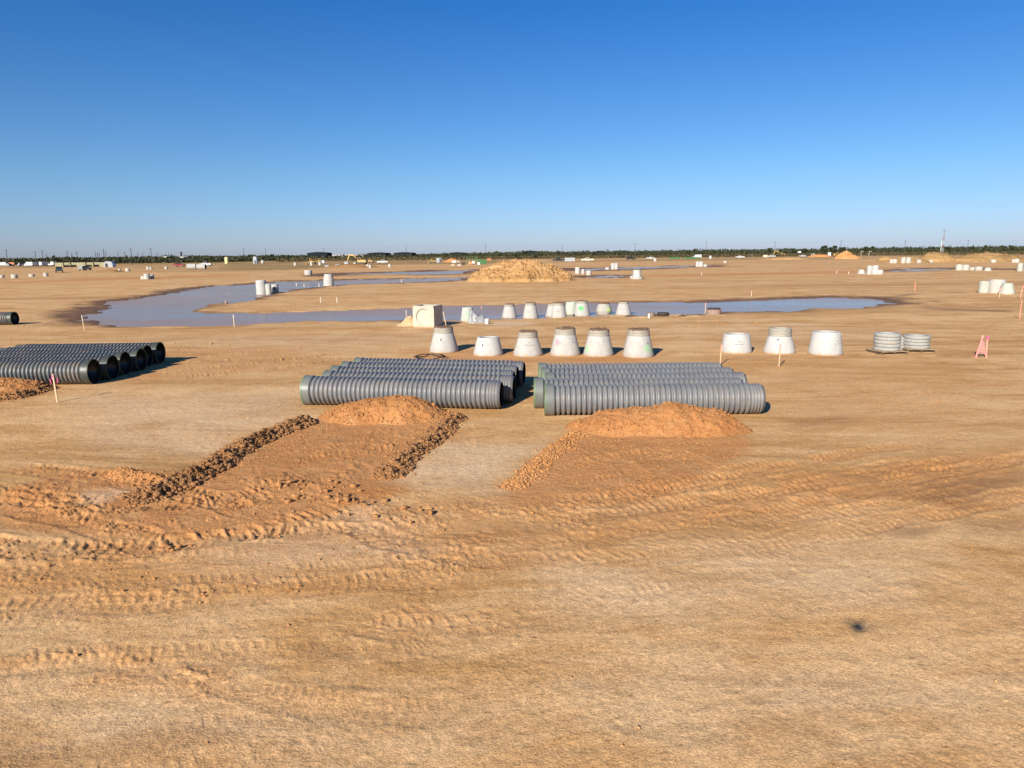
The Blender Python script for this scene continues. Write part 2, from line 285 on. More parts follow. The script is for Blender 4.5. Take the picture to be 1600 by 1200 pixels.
def terrain(X, Y, masks=False):
    X = np.asarray(X, np.float64); Y = np.asarray(Y, np.float64)
    R = np.hypot(X, Y); near = np.exp(-(R / 70.0) ** 2)
    Z = 0.035 * fbm(X / 7, Y / 7, 3, 3) * near
    fresh = np.zeros(X.shape); wet = np.zeros(X.shape); pale = np.zeros(X.shape); grass = np.zeros(X.shape)
    wx = fbm(X / 1.6, Y / 1.6, 4, 21) ; wy = fbm(X / 1.6, Y / 1.6, 4, 31)
    def zone(lst, out, warp, soft):
        for poly, amt in lst:
            a = np.array(poly); mrg = 4 * warp + 2 * soft + 1
            sel = (X > a[:, 0].min() - mrg) & (X < a[:, 0].max() + mrg) & (Y > a[:, 1].min() - mrg) & (Y < a[:, 1].max() + mrg)
            if not sel.any(): continue
            sc = np.clip(R[sel] / 22, 0.5, 30)
            d = polydist(poly, X[sel] + warp * sc * wx[sel], Y[sel] + warp * 1.3 * sc * wy[sel])
            out[sel] = np.maximum(out[sel], amt * (1 - sstep(-soft, soft, d / sc)))
    zone(FRESH, fresh, 0.35, 0.5); zone(PALE[:4], pale, 0.2, 0.3); zone(PALE[4:], pale, 0.8, 1.1); zone(GRASS, grass, 0.5, 0.6); zone(DAMP, wet, 0.7, 0.5)
    nearsel = R < 75
    if nearsel.any():
        x, y = X[nearsel], Y[nearsel]; fr = fresh[nearsel]
        rid = 1 - np.abs(fbm(x / 0.45, y / 0.6, 4, 51)) * 2
        patch = sstep(-0.1, 0.45, fbm(x / 2.3, y / 1.5, 3, 61))
        z = 0.010 * fbm(x / 0.9, y / 0.35, 4, 71) + 0.016 * rid * patch * (0.25 + fr) + 0.018 * fr * fbm(x / 0.5, y / 0.5, 4, 81)
        crumb = np.clip(fbm(x / 0.16, y / 0.16, 2, 91) - 0.28, 0, 1)
        z += crumb * 0.07 * (0.22 + fr) * sstep(-0.2, 0.4, fbm(x / 1.3, y / 1.3, 3, 95))
        # long blade marks of the grader
        z += 0.0045 * patch * fbm((x * 0.99 + y * 0.12) / 6.0, (y * 0.99 - x * 0.12) / 0.16, 3, 101) * (1 - fr * 0.6)
        ff = fr.copy()
        for path, gauge, wd, pitch, skew, dep in TRK:
            a = path; mrg = 2.2
            s2 = (x > a[:, 0].min() - mrg) & (x < a[:, 0].max() + mrg) & (y > a[:, 1].min() - mrg) & (y < a[:, 1].max() + mrg)
            if not s2.any(): continue
            xs, ys = x[s2], y[s2]; s_, t_, L = pathcoords(path, xs + 0.07 * vn(xs * 2, ys * 2, 5), ys + 0.07 * vn(xs * 2, ys * 2, 6))
            dz = np.zeros(xs.shape); mm = np.zeros(xs.shape)
            for cc in ((-gauge, gauge) if gauge > 0 else (0.0,)):
                u = (t_ - cc) / wd
                inside = 1 - sstep(0.85, 1.1, np.abs(u))
                brk = sstep(-0.65, -0.05, fbm(xs / 0.7, ys / 0.7, 4, 111)) * (0.35 + 0.65 * sstep(-0.55, 0.1, fbm(xs / 3.5, ys / 3.5, 2, 117))) * (1 - sstep(L - 1, L, s_)) * sstep(0, 1, s_)
                ph = s_ / (pitch * 0.72) + skew * np.abs(u) + 0.18 * vn(xs * 3, ys * 3, 9)
                lug = (0.55 + 0.45 * vn(xs * 4, ys * 4, 19)) * sstep(0.15, 0.6, np.sin(2 * np.pi * ph)) * sstep(0.0, 0.2, np.abs(u))
                dz += inside * brk * dep * 0.75 * (lug * 1.15 - 0.62) + brk * dep * 0.35 * np.exp(-((np.abs(u) - 1.22) / 0.16) ** 2) * (0.6 + vn(xs * 6, ys * 6, 13))
                mm = np.maximum(mm, inside * brk)
            dz *= 0.5 + 0.5 * sstep(8, 17, np.hypot(xs, ys)); z[s2] += dz; ff[s2] = np.maximum(ff[s2], np.clip(mm * dep * 9, 0, 0.55))
        for path, wd, hh in RUTS:
            s2 = (x > path[:, 0].min() - 1) & (x < path[:, 0].max() + 1) & (y > path[:, 1].min() - 1) & (y < path[:, 1].max() + 1)
            if not s2.any(): continue
            xs, ys = x[s2], y[s2]; s_, t_, L = pathcoords(path, xs + 0.10 * vn(xs * 3, ys * 3, 25), ys + 0.10 * vn(xs * 3, ys * 3, 26))
            m = np.exp(-(t_ / wd) ** 2) * sstep(0, 0.5, s_) * (1 - sstep(L - 0.5, L, s_)) * sstep(-0.5, 0.2, fbm(xs / 0.7, ys / 0.7, 3, 141))
            jag = np.clip(fbm(xs / 0.08, ys / 0.08, 3, 145, 0.6) + 0.2, 0, 1); hh = 0.72 * hh * (0.6 + 0.4 * sstep(8, 17, np.hypot(xs, ys))); z[s2] += hh * m * (0.25 + 1.6 * jag) - hh * 0.45 * np.exp(-((t_ + 1.3 * wd) / wd) ** 2) * sstep(0, 0.5, s_) * (1 - sstep(L - 0.5, L, s_))
            ff[s2] = np.maximum(ff[s2], m * 0.45)
        fresh[nearsel] = ff
        Z[nearsel] += z * (1 - sstep(50, 75, R[nearsel]))
    # pools: basin and wet margin
    for poly, bw in ((POOL, 2.0), (POOL2, 7.0), (POOL3, 7.0), (POOL4, 6.0), (POOL5, 3.0)):
        a = np.array(poly); mrg = 8 * bw
        sel = (X > a[:, 0].min() - mrg) & (X < a[:, 0].max() + mrg) & (Y > a[:, 1].min() - mrg) & (Y < a[:, 1].max() + mrg)
        if not sel.any(): continue
        sc = np.clip(R[sel] / 60, 0.5, 4)
        nz = fbm(X[sel] / 5, Y[sel] / 5, 4, 121); n2 = fbm(X[sel] / 14, Y[sel] / 20, 3, 131)
        d = polydist(poly, X[sel], Y[sel]) + nz * 1.6 * sc + 1.1 * sc * fbm(X[sel] / 1.1, Y[sel] / 1.6, 3, 127)
        zb = Z[sel] * sstep(-0.5, 3, d); Z[sel] = zb - 0.30 * (1 - sstep(-2.2 * bw / 2, 1.2, d)) + 0.0
        wv = (1 - sstep(0.2, 1.5 * bw, d + n2 * 2.6 * bw)) * 0.95
        wet[sel] = np.maximum(wet[sel], wv)
    # damp streaks running out from the pool
    for pts, wd in (([(1375, 468), (1430, 459), (1500, 457)], 0.7), ([(1370, 476), (1420, 479), (1500, 484), (1570, 486)], 0.8), ([(60, 505), (110, 507), (150, 505)], 0.7)):
        s_, t_, L = pathcoords(smooth_path(wpoly(pts), 5), X, Y)
        inr = (s_ > -0.5) & (s_ < L + 0.5)
        wet = np.maximum(wet, np.where(inr, 0.75 * np.exp(-(t_ / wd) ** 2) * sstep(-0.5, 0.2, fbm(X / 2.5, Y / 2.5, 3, 141)), 0))
    if masks: return Z, fresh, wet, pale, grass
    return Z
def gz(x, y): return float(terrain(np.array([x]), np.array([y]))[0])
WATER_Z = -0.085

# ------------------------------------------------------------------ mesh helpers
def mk(name, V, Fc, mat=None, parent=None, smooth=True, masks=None):
    me = bpy.data.meshes.new(name)
    V = np.asarray(V, np.float32).reshape(-1, 3)
    if isinstance(Fc, np.ndarray) and Fc.ndim == 2:
        k = Fc.shape[1]; n = len(Fc)
        me.vertices.add(len(V)); me.vertices.foreach_set('co', V.ravel())
        me.loops.add(n * k); me.loops.foreach_set('vertex_index', Fc.astype(np.int32).ravel())
        me.polygons.add(n); me.polygons.foreach_set('loop_start', np.arange(0, n * k, k, dtype=np.int32))
        me.update(calc_edges=True)
    else:
        me.from_pydata([tuple(v) for v in V.tolist()], [], [tuple(f) for f in Fc]); me.update()
    if smooth is True: me.polygons.foreach_set('use_smooth', np.ones(len(me.polygons), bool))
    elif smooth == 'auto':
        me.polygons.foreach_set('use_smooth', np.ones(len(me.polygons), bool)); me.set_sharp_from_angle(angle=math.radians(35))
    if masks is not None:
        a = me.attributes.new('mask', 'FLOAT_COLOR', 'POINT'); a.data.foreach_set('color', np.asarray(masks, np.float32).ravel())
    if mat: me.materials.append(mat)
    o = bpy.data.objects.new(name, me); C.objects.link(o)
    if parent: o.parent = parent
    return o
def tag(o, label, cat, group=None, kind=None):
    o['label'] = label; o['category'] = cat
    if group: o['group'] = group
    if kind: o['kind'] = kind
    return o
def thing(name, label, cat, loc=(0, 0, 0), rz=0, group=None):
    o = bpy.data.objects.new(name, None); C.objects.link(o); o.empty_display_size = 0.2
    o.location = loc; o.rotation_euler = (0, 0, rz); return tag(o, label, cat, group)
def copy_tree(o, parent=None):
    c = o.copy(); C.objects.link(c); c.parent = parent
    for ch in list(o.children): copy_tree(ch, c)
    return c
class MB:                            # several shapes joined into one mesh
    def __init__(s): s.v = []; s.f = []
    def add(s, v, f, M=None):
        k = len(s.v)
        if M is not None: v = [tuple(M @ Vector(p)) for p in v]
        s.v += [tuple(p) for p in v]; s.f += [tuple(i + k for i in q) for q in f]; return s
    def box(s, c, d, M=None, taper=(1, 1)):
        x, y, z = c; a, b, h = d[0] / 2, d[1] / 2, d[2] / 2; tx, ty = taper
        v = [(x - a, y - b, z - h), (x + a, y - b, z - h), (x + a, y + b, z - h), (x - a, y + b, z - h),
             (x - a * tx, y - b * ty, z + h), (x + a * tx, y - b * ty, z + h), (x + a * tx, y + b * ty, z + h), (x - a * tx, y + b * ty, z + h)]
        return s.add(v, [(3, 2, 1, 0), (4, 5, 6, 7), (0, 1, 5, 4), (1, 2, 6, 5), (2, 3, 7, 6), (3, 0, 4, 7)], M)
    def lathe(s, prof, n=32, M=None, cap0=False, cap1=False):
        v = []; f = []
        for r, z in prof:
            for k in range(n): a = 2 * math.pi * k / n; v.append((r * math.cos(a), r * math.sin(a), z))
        for i in range(len(prof) - 1):
            for k in range(n): f.append((i * n + k, i * n + (k + 1) % n, (i + 1) * n + (k + 1) % n, (i + 1) * n + k))
        if cap0: f.append(tuple(reversed(range(n))))
        if cap1: f.append(tuple((len(prof) - 1) * n + k for k in range(n)))
        return s.add(v, f, M)
    def bar(s, a, b, r0, r1=None, n=8):
        a = Vector(a); b = Vector(b); r1 = r0 if r1 is None else r1; d = b - a
        q = d.to_track_quat('Z', 'Y').to_matrix().to_4x4(); q.translation = a
        return s.lathe([(r0, 0), (r1, d.length)], n, q, True, True)
    def ext(s, prof, y0, y1, M=None): # side profile in XZ, extruded along Y
        n = len(prof); v = [(x, y0, z) for x, z in prof] + [(x, y1, z) for x, z in prof]
        f = [tuple(range(n)), tuple(reversed(range(n, 2 * n)))] + [(i + n, (i + 1) % n + n, (i + 1) % n, i) for i in range(n)]
        return s.add(v, f, M)
    def build(s, name, mat, parent=None, smooth='auto'): return mk(name, s.v, s.f, mat, parent, smooth)
def seat(p, sink=0.01): return (p.x, p.y, gz(p.x, p.y) - sink)

# ================================================================== GROUND
def build_ground():
    az_f = np.radians(np.linspace(-47, 47, 1040))
    az_b = np.radians(np.concatenate([np.arange(50, 180, 4), np.arange(182, 312, 4)]))
    az = np.concatenate([az_f, az_b]); na = len(az)
    dep = np.radians(np.concatenate([np.linspace(48, 3.0, 600), np.linspace(2.94, 0.06, 62)[:-1]]))
    r = np.concatenate([[0.6, 1.6, 2.6, 3.4], CAM_H / np.tan(dep), [5000, 9000]])
    A, Rr = np.meshgrid(az, r); X = (Rr * np.sin(A)).ravel(); Y = (Rr * np.cos(A)).ravel()
    Z, fr, we, pa, gr = terrain(X, Y, True)
    R = np.hypot(X, Y)
    gr = np.maximum(gr, sstep(480, 640, R) * 0.9)
    V = np.stack([X, Y, Z], 1); V = np.vstack([V, [[0, 0, 0]]])
    nr = len(r); i = np.arange(nr - 1)[:, None]; j = np.arange(na)[None, :]; j2 = (j + 1) % na
    Q = np.stack([(i * na + j), (i * na + j2), ((i + 1) * na + j2), ((i + 1) * na + j)], -1).reshape(-1, 4)
    Q = Q[:, ::-1]
    m = np.stack([fr, we, pa, gr], 1); m = np.vstack([m, [[0, 0, 0, 0]]])
    o = mk('ground', V, Q, SOIL, None, True, m); o['kind'] = 'structure'; o['label'] = 'bare tan and orange graded earth of the building site'
    cap = mk('ground_centre', np.vstack([V[:na], [[0, 0, 0]]]), [(k, na, (k + 1) % na) for k in range(na)], SOIL, o, True, np.zeros((na + 1, 4)))
    return V, fr, we, R
GV, GFR, GWE, GR = build_ground()

def water_material():
    m, nt, b = nodes('muddy_water'); g = G(nt); pos = g.n('NewGeometry').outputs['Position']
    f = g.noise(g.map(pos, (0.06, 0.02, 1)), 1.0, 4, 0.6)
    g.l(g.mix(g.rng(f, 0.35, 0.65), (0.28, 0.170, 0.125), (0.34, 0.215, 0.165)), b.inputs['Base Color'])
    b.inputs['Roughness'].default_value = 0.9; b.inputs['Specular IOR Level'].default_value = 0.0
    n1 = g.bump(g.noise(g.map(pos, (1.6, 3.4, 1)), 1.0, 5, 0.6), 0.02, 0.5)
    gl = g.n('BsdfGlossy'); gl.inputs['Roughness'].default_value = 0.10; g.l(n1, gl.inputs['Normal'])
    fr = g.n('Fresnel'); fr.inputs['IOR'].default_value = 1.33; g.l(n1, fr.inputs['Normal'])
    # broad noise scales the mirror reflection down in patches
    ms = g.n('MixShader'); g.l(g.math('MULTIPLY', fr.outputs[0], g.rng(g.noise(g.map(pos, (0.03, 0.09, 1)), 1.0, 4, 0.6), 0.38, 0.64, 0.42, 0.95)), ms.inputs[0])
    g.l(b.outputs[0], ms.inputs[1]); g.l(gl.outputs[0], ms.inputs[2]); g.l(ms.outputs[0], nt.nodes['Material Output'].inputs['Surface'])
    g.l(n1, b.inputs['Normal']); return m
g_str = 0.5
WATER = water_material()
def pool(name, poly, grow, label):
    a = np.array(poly); x0, x1 = a[:, 0].min() - grow, a[:, 0].max() + grow; y0, y1 = a[:, 1].min() - grow, a[:, 1].max() + grow
    st = max(0.7, (x1 - x0) / 220); nx = int((x1 - x0) / st) + 1; ny = int((y1 - y0) / st) + 1
    X, Y = np.meshgrid(np.linspace(x0, x1, nx), np.linspace(y0, y1, ny)); D = polydist(poly, X.ravel(), Y.ravel())
    keep = (D < grow).reshape(ny, nx); idx = -np.ones(ny * nx, int); fs = []
    for i in range(ny - 1):
        for j in range(nx - 1):
            if keep[i, j] and keep[i, j + 1] and keep[i + 1, j] and keep[i + 1, j + 1]: fs.append((i * nx + j, i * nx + j + 1, (i + 1) * nx + j + 1, (i + 1) * nx + j))
    used = sorted({k for f in fs for k in f}); idx[used] = np.arange(len(used))
    V = np.stack([X.ravel()[used], Y.ravel()[used], np.full(len(used), WATER_Z)], 1)
    o = mk(name, V, [tuple(idx[k] for k in f) for f in fs], WATER); o['kind'] = 'structure'; o['label'] = label
pool('water', POOL, 2.2, 'muddy flood water lying between the concrete sections')
pool('water', POOL2, 5, 'far strip of muddy water behind the dirt mound')
pool('water', POOL3, 5, 'thin far strip of standing water')
pool('water', POOL4, 4, 'thin far strip of standing water')
pool('water', POOL5, 2.5, 'thin far strip of standing water')

# ------------------------------------------------------------------ loose earth
CL = []                               # clod list: (x, y, z, size, maskrow)
def clods_on(V, n, smin, smax, mask, wgt=None):
    idx = RNG.choice(len(V), n, p=None if wgt is None else wgt / wgt.sum())
    for k in idx:
        s = smin * (smax / smin) ** (RNG.random() ** 1.5); CL.append((*V[k], s, mask))
def field(name, label, cat, c, ux, L, W, hfun, res, mask, group=None, kind=None):
    """a heap of earth as a fine height field; ux = unit vector along its length, hfun(s,t)->height (s,t in metres from the centre)"""
    ns = int(L / res) + 1; ntt = int(W / res) + 1
    s, t = np.meshgrid(np.linspace(-L / 2, L / 2, ns), np.linspace(-W / 2, W / 2, ntt))
    s = s.ravel(); t = t.ravel(); X = c.x + s * ux[0] - t * ux[1]; Y = c.y + s * ux[1] + t * ux[0]
    h = hfun(s, t, X, Y); Zg = terrain(X, Y); Z = Zg + h
    ok = (h > -0.06 * max(1, res / 0.05)).reshape(ntt, ns)
    i, j = np.meshgrid(np.arange(ntt - 1), np.arange(ns - 1), indexing='ij')
    k = ok[:-1, :-1] | ok[1:, :-1] | ok[:-1, 1:] | ok[1:, 1:]
    i, j = i[k], j[k]; Q = np.stack([i * ns + j, i * ns + j + 1, (i + 1) * ns + j + 1, (i + 1) * ns + j], 1)
    used = np.unique(Q); remap = -np.ones(ns * ntt, int); remap[used] = np.arange(len(used)); Q = remap[Q]
    Vw = np.stack([X, Y, Z], 1)[used]; h = h[used]
    x0, y0 = c.x, c.y; z0 = float(np.median(Zg)); Vl = Vw - np.array([x0, y0, z0])
    mk_ = np.tile(np.array(mask), (len(Vl), 1))
    o = mk(name, Vl, Q, SOIL, None, True, mk_); o.location = (x0, y0, z0); tag(o, label, cat, group, kind)
    return Vw, h
def bill(x, y, s): return 1 - np.abs(vn(x, y, s)) * 2

def heap(px0, px1, py, L, W, H, name_label, mask, seed):
    a, b = P(px0, py), P(px1, py); c = (a + b) / 2; u = (b - a).normalized()
    def hf(s, t, X, Y):
        s2 = s / (L * 0.46) + 0.12 * fbm(s / 0.8, t / 0.8, 3, seed); t2 = t / (W * 0.44) + 0.15 * fbm(s / 0.7 + 9, t / 0.7, 3, seed + 4)
        q = np.abs(s2) ** 2.6 + t2 ** 2
        crest = 0.85 + 0.25 * fbm(s / 0.9, s * 0 + seed, 3, seed + 8)
        h = H * crest * np.clip(1 - q, -0.5, 1) ** 1.0
        h = np.where(q < 1, H * crest * (1 - q) ** 0.9 if False else H * crest * np.clip(1 - q, 0, 1) ** 1.15, -0.08 * (q - 1))
        m = np.clip(h / 0.12, 0, 1)
        return h + m * (0.03 * fbm(s / 0.22, t / 0.22, 3, seed + 2) + 0.020 * bill(s / 0.13, t / 0.13, seed + 3) + 0.014 * bill(s / 0.06, t / 0.06, seed + 6))
    V, h = field('dirt_heap', name_label, 'dirt heap', c, (u.x, u.y), L, W, hf, 0.035, mask, 'heaps of dirt against the pipes')
    V = V[h > 0.02]; clods_on(V, 2600, 0.007, 0.032, mask); clods_on(V, 45, 0.03, 0.075, mask)
FM = (1.0, 0.20, 0.0, 0.0)
heap(505, 703, 650, 4.4, 2.3, 0.62, 'orange heap of loose dirt against grey pipes, clod windrows running from both ends', FM, 301)
heap(900, 1158, 668, 5.2, 2.3, 0.66, 'wide smooth orange dirt heap with one low windrow, burying the front of grey pipes', FM, 331)
heap(-70, 72, 610, 3.9, 2.2, 0.5, 'small orange dirt heap with dark clods beside the pink ribboned stake', FM, 361)

def berm(pts, W, H0, H1, label, seed, nclod, wet_shade=0.12, cmax=0.085, fr=0.9):
    path = smooth_path(wpoly(pts), 6); seg = np.hypot(*np.diff(path, axis=0).T); L = seg.sum(); res = 0.04 if W > 0.35 else 0.018
    ss = np.arange(0, L, res); cum = np.concatenate([[0], np.cumsum(seg)])
    cx = np.interp(ss, cum, path[:, 0]); cy = np.interp(ss, cum, path[:, 1])
    tx = np.gradient(cx); ty = np.gradient(cy); ln = np.hypot(tx, ty); tx /= ln; ty /= ln
    W = W * 1.35; nt_ = int(W * 1.6 / res); tt = np.linspace(-W * 0.8, W * 0.8, nt_)
    Sx, T = np.meshgrid(ss, tt, indexing='ij')
    X = cx[:, None] - T * ty[:, None]; Y = cy[:, None] + T * tx[:, None]
    t2 = T / (W * 0.5) + 0.35 * fbm(X / 0.5, Y / 0.5, 3, seed)
    H = (H0 + (H1 - H0) * Sx / L) * (0.75 + 0.45 * fbm(Sx / 0.6, T * 0 + 3, 3, seed + 1))
    h = H * np.where(np.abs(t2) < 1, (1 - np.abs(t2)) ** 1.25, -0.25 * (np.abs(t2) - 1))
    e = np.minimum(sstep(0, 0.5, Sx), sstep(0, 0.6, L - Sx)); h = h * e - 0.05 * (1 - e)
    m = np.clip(h / 0.06, 0, 1); am = min(1.0, H0 / 0.2) ** 0.7; h = h + am * m * (0.05 * bill(X / 0.2, Y / 0.2, seed + 2) + 0.03 * bill(X / 0.09, Y / 0.09, seed + 3))
    Z = terrain(X.ravel(), Y.ravel()).reshape(X.shape) + h
    V = np.stack([X.ravel(), Y.ravel(), Z.ravel()], 1); ns = len(ss)
    i, j = np.meshgrid(np.arange(ns - 1), np.arange(nt_ - 1), indexing='ij'); i = i.ravel(); j = j.ravel()
    Q = np.stack([i * nt_ + j, (i + 1) * nt_ + j, (i + 1) * nt_ + j + 1, i * nt_ + j + 1], 1)[:, ::-1]
    c = V.mean(0); mk_ = (fr, wet_shade, 0, 0)  # wet mask: moist soil, plus the clods' shadow put into the colour
    o = mk('dirt_berm', V - c, Q, SOIL, None, True, np.tile(np.array(mk_), (len(V), 1))); o.location = c
    tag(o, label, 'dirt berm', 'windrows of loose clods')
    sel = h.ravel() > 0.0; Vc = V[sel]; clods_on(Vc, nclod, 0.02, cmax, (fr * 0.8, min(0.7, wet_shade * 3.0), 0, 0)); clods_on(V, nclod, 0.006, 0.03, mk_)
berm([(492, 655), (440, 673), (388, 697), (345, 722), (300, 748), (268, 764), (225, 780), (175, 796)], 0.62, 0.21, 0.09, 'long dark windrow of clods running from dirt heap to small pale patch', 401, 4200, 0.21, 0.06)
berm([(716, 648), (690, 672), (660, 698), (630, 718), (610, 736), (612, 756)], 0.52, 0.17, 0.12, 'short hooked windrow of dark clods between the two scraped lanes', 421, 2200, 0.21, 0.055)
berm([(918, 668), (880, 695), (846, 722), (812, 752), (775, 776)], 0.4, 0.07, 0.03, 'low orange windrow beside the scraped lane below the right heap', 441, 600, 0.0, 0.035)
berm([(-30, 626), (20, 622), (60, 612), (95, 604)], 0.5, 0.18, 0.10, 'short windrow of dark clods at the foot of the small heap by the stake', 461, 700, 0.22, 0.055)
berm([(150, 742), (210, 745), (272, 757)], 0.42, 0.12, 0.10, 'short pale sandy ridge meeting the long clod windrow', 471, 120, 0.0, 0.03)
# loose crumbs over worked ground
wn = np.where((GR[:] < 34) & (np.abs(np.arctan2(GV[:-1, 0], GV[:-1, 1])) < 0.75) & (GWE < 0.3))[0]
rough = sstep(-0.1, 0.5, fbm(GV[wn, 0] / 1.7, GV[wn, 1] / 1.3, 3, 511))
area = GR[wn] ** 2 * np.clip(GR[wn], 4, 40)    # larger cells further out
clods_on(GV[wn], 4200, 0.005, 0.026, (0.8, 0.1, 0, 0), (0.01 + GFR[wn] ** 1.5) * area * (0.05 + rough))
clods_on(GV[wn], 1500, 0.005, 0.018, (0.3, 0.0, 0, 0), area * (0.02 + rough))
wf = np.where((GR > 32) & (GR < 75) & (np.abs(np.arctan2(GV[:-1, 0], GV[:-1, 1])) < 0.75) & (GWE < 0.3))[0]
clods_on(GV[wf], 900, 0.015, 0.07, (0.2, 0.25, 0, 0), GR[wf] ** 3 * (0.02 + sstep(-0.1, 0.5, fbm(GV[wf, 0] / 6, GV[wf, 1] / 3, 3, 517))))
for (px, py, n, sp_) in ((265, 858, 5, 0.12), (283, 856, 3, 0.1), (456, 758, 10, 0.2), (500, 772, 20, 0.4), (560, 790, 12, 0.3), (640, 800, 10, 0.3)):
    q = P(px, py)
    for k in range(n):
        x, y = q.x + RNG.normal() * sp_, q.y + RNG.normal() * sp_; CL.append((x, y, gz(x, y), 0.03 + 0.05 * RNG.random(), (0.8, 0.35, 0, 0)))
def build_clods():
    ph = (1 + 5 ** 0.5) / 2
    iv = np.array([(-1, ph, 0), (1, ph, 0), (-1, -ph, 0), (1, -ph, 0), (0, -1, ph), (0, 1, ph), (0, -1, -ph), (0, 1, -ph), (ph, 0, -1), (ph, 0, 1), (-ph, 0, -1), (-ph, 0, 1)]) / 1.9
    jf = np.array([(0, 11, 5), (0, 5, 1), (0, 1, 7), (0, 7, 10), (0, 10, 11), (1, 5, 9), (5, 11, 4), (11, 10, 2), (10, 7, 6), (7, 1, 8), (3, 9, 4), (3, 4, 2), (3, 2, 6), (3, 6, 8), (3, 8, 9), (4, 9, 5), (2, 4, 11), (6, 2, 10), (8, 6, 7), (9, 8, 1)])
    n = len(CL); pos = np.array([c[:3] for c in CL]); s = np.array([c[3] for c in CL]); msk = np.array([c[4] for c in CL])
    V = iv[None] * RNG.uniform(0.40, 1.5, (n, 12, 1)) * RNG.uniform(0.6, 1.4, (n, 1, 3)) * np.array([1, 1, 0.75])
    a = RNG.uniform(0, 6.28, n); ca, sa = np.cos(a), np.sin(a)
    x = V[..., 0] * ca[:, None] - V[..., 1] * sa[:, None]; y = V[..., 0] * sa[:, None] + V[..., 1] * ca[:, None]
    V = np.stack([x, y, V[..., 2] + 0.3], -1) * s[:, None, None] + pos[:, None, :]
    Fq = (jf[None] + 12 * np.arange(n)[:, None, None]).reshape(-1, 3)
    o = mk('dirt_clods', V.reshape(-1, 3), Fq, SOIL, None, False, np.repeat(msk, 12, 0))
    tag(o, 'loose crumbs and clods of dirt strewn over the worked ground', 'clods', None, 'stuff')

# big mound beyond the water
def mound(label, px0, px1, pyb, H, dratio, seed, mask, flat=0.8, res=0.16, tilt=0.0, power=1.0, grp=None, name='dirt_mound'):
    a, b = P(px0, pyb), P(px1, pyb); W = (b - a).length; c = (a + b) / 2 + Vector((0, W * dratio * 0.5, 0)); D = W * dratio
    def hf(s, t, X, Y):
        s2 = s / (W * 0.5) ; t2 = t / (D * 0.5)
        r = np.sqrt(s2 ** 2 + t2 ** 2) + 0.16 * fbm(s / (W * .16), t / (W * .16), 4, seed)
        h = H * np.clip((1 - r) / (1 - flat * 0.55), -0.3, 1.0) ** 1 if flat > 0.3 else H * (1 - r)
        hh = np.where(r < 1, H * np.clip((1 - r), 0, 1) ** power / (1 if flat < 0.3 else 0.5 + 0.5 * flat), -0.25 * H * (r - 1))
        hh = np.where(hh > H * 0.8, H * 0.8 + (hh - H * 0.8) * (0.35 if flat > 0.3 else 1), hh)
        m = np.clip(hh / (0.25 * H), 0, 1)
        return hh + m * ((0.08 if flat > 0.8 else 0.14) * H * fbm(s / (W * .06), t / (W * .06), 4, seed + 3) + 0.055 * H * bill(s / (W * .035), t / (W * .03), seed + 5)) + m * tilt * s2
    V, h = field(name, label, 'dirt mound', c, (1, 0), W * 1.25, D * 1.25, hf, res, mask, grp)
    return V[h > 0.1 * H]
mv = mound('broad golden dirt mound standing behind the flooded strip', 732, 900, 441, 3.7, 0.85, 601, (0.25, 0.08, 0.0, 0.42), 0.9, 0.13, 0.0, 0.62)
clods_on(mv, 1700, 0.05, 0.22, (0.25, 0.0, 0, 0.35)); clods_on(mv, 500, 0.06, 0.22, (0.2, 0.1, 0, 0.5))
mound('steep cone of orange sand in front of dark trees', 1310, 1353, 405, 4.5, 0.9, 621, (0.6, 0, 0, 0), 0.0, 0.25, 0, 1.0, 'far spoil piles')
mound('small reddish sand pile near grey trailer box', 693, 718, 410, 2.3, 0.8, 631, (1.0, 0, 0, 0), 0.0, 0.25, 0, 1.0, 'far spoil piles')
for (a, b, py, H, lab, sd) in ((1372, 1402, 409, 2.6, 'low brown spoil pile at the end of the long spoil ridge', 641), (1388, 1470, 411, 2.7, 'brown spoil pile with pointed top in the spoil ridge', 651), (1432, 1520, 410, 4.2, 'tall rounded tan spoil pile beside the lattice mast', 661),
                               (1490, 1640, 409.5, 3.9, 'long brown spoil pile with uneven crest behind white concrete rings', 671), (1590, 1760, 409, 3.4, 'last brown spoil pile of the long ridge', 681)):
    mound(lab, a, b, py, H * 0.86, 0.55, sd, (0.10, 0.20, 0, 0.75), 0.6, 0.35, 0, 0.75, 'far spoil piles')
mound('low dark brown spoil bank under the excavator bucket', 512, 580, 418.5, 1.3, 0.5, 691, (0.4, 0.55, 0, 0.3), 0.4, 0.3, 0, 0.8, 'far spoil piles')
mound('low dark soil pile beside pale pipe bundles', 148, 182, 425.5, 0.8, 0.5, 693, (0.2, 0.5, 0, 0.5), 0.4, 0.25, 0, 0.8, 'far spoil piles')
mound('low reddish soil pile by white tanks', 1268, 1302, 401.5, 1.8, 0.5, 695, (1.0, 0.0, 0, 0), 0.4, 0.4, 0, 0.8, 'far spoil piles')
mound('long low bank of pale soil below the far excavator', 1195, 1275, 406, 1.1, 0.4, 697, (0.3, 0.0, 0.2, 0.3), 0.4, 0.5, 0, 0.8, 'far spoil piles')
mound('pale grey sand spill leaning on the concrete box', 619, 660, 510.5, 0.42, 0.75, 699, (0.0, 0.12, 0.9, 0), 0.3, 0.06, 0, 0.9)
build_clods()

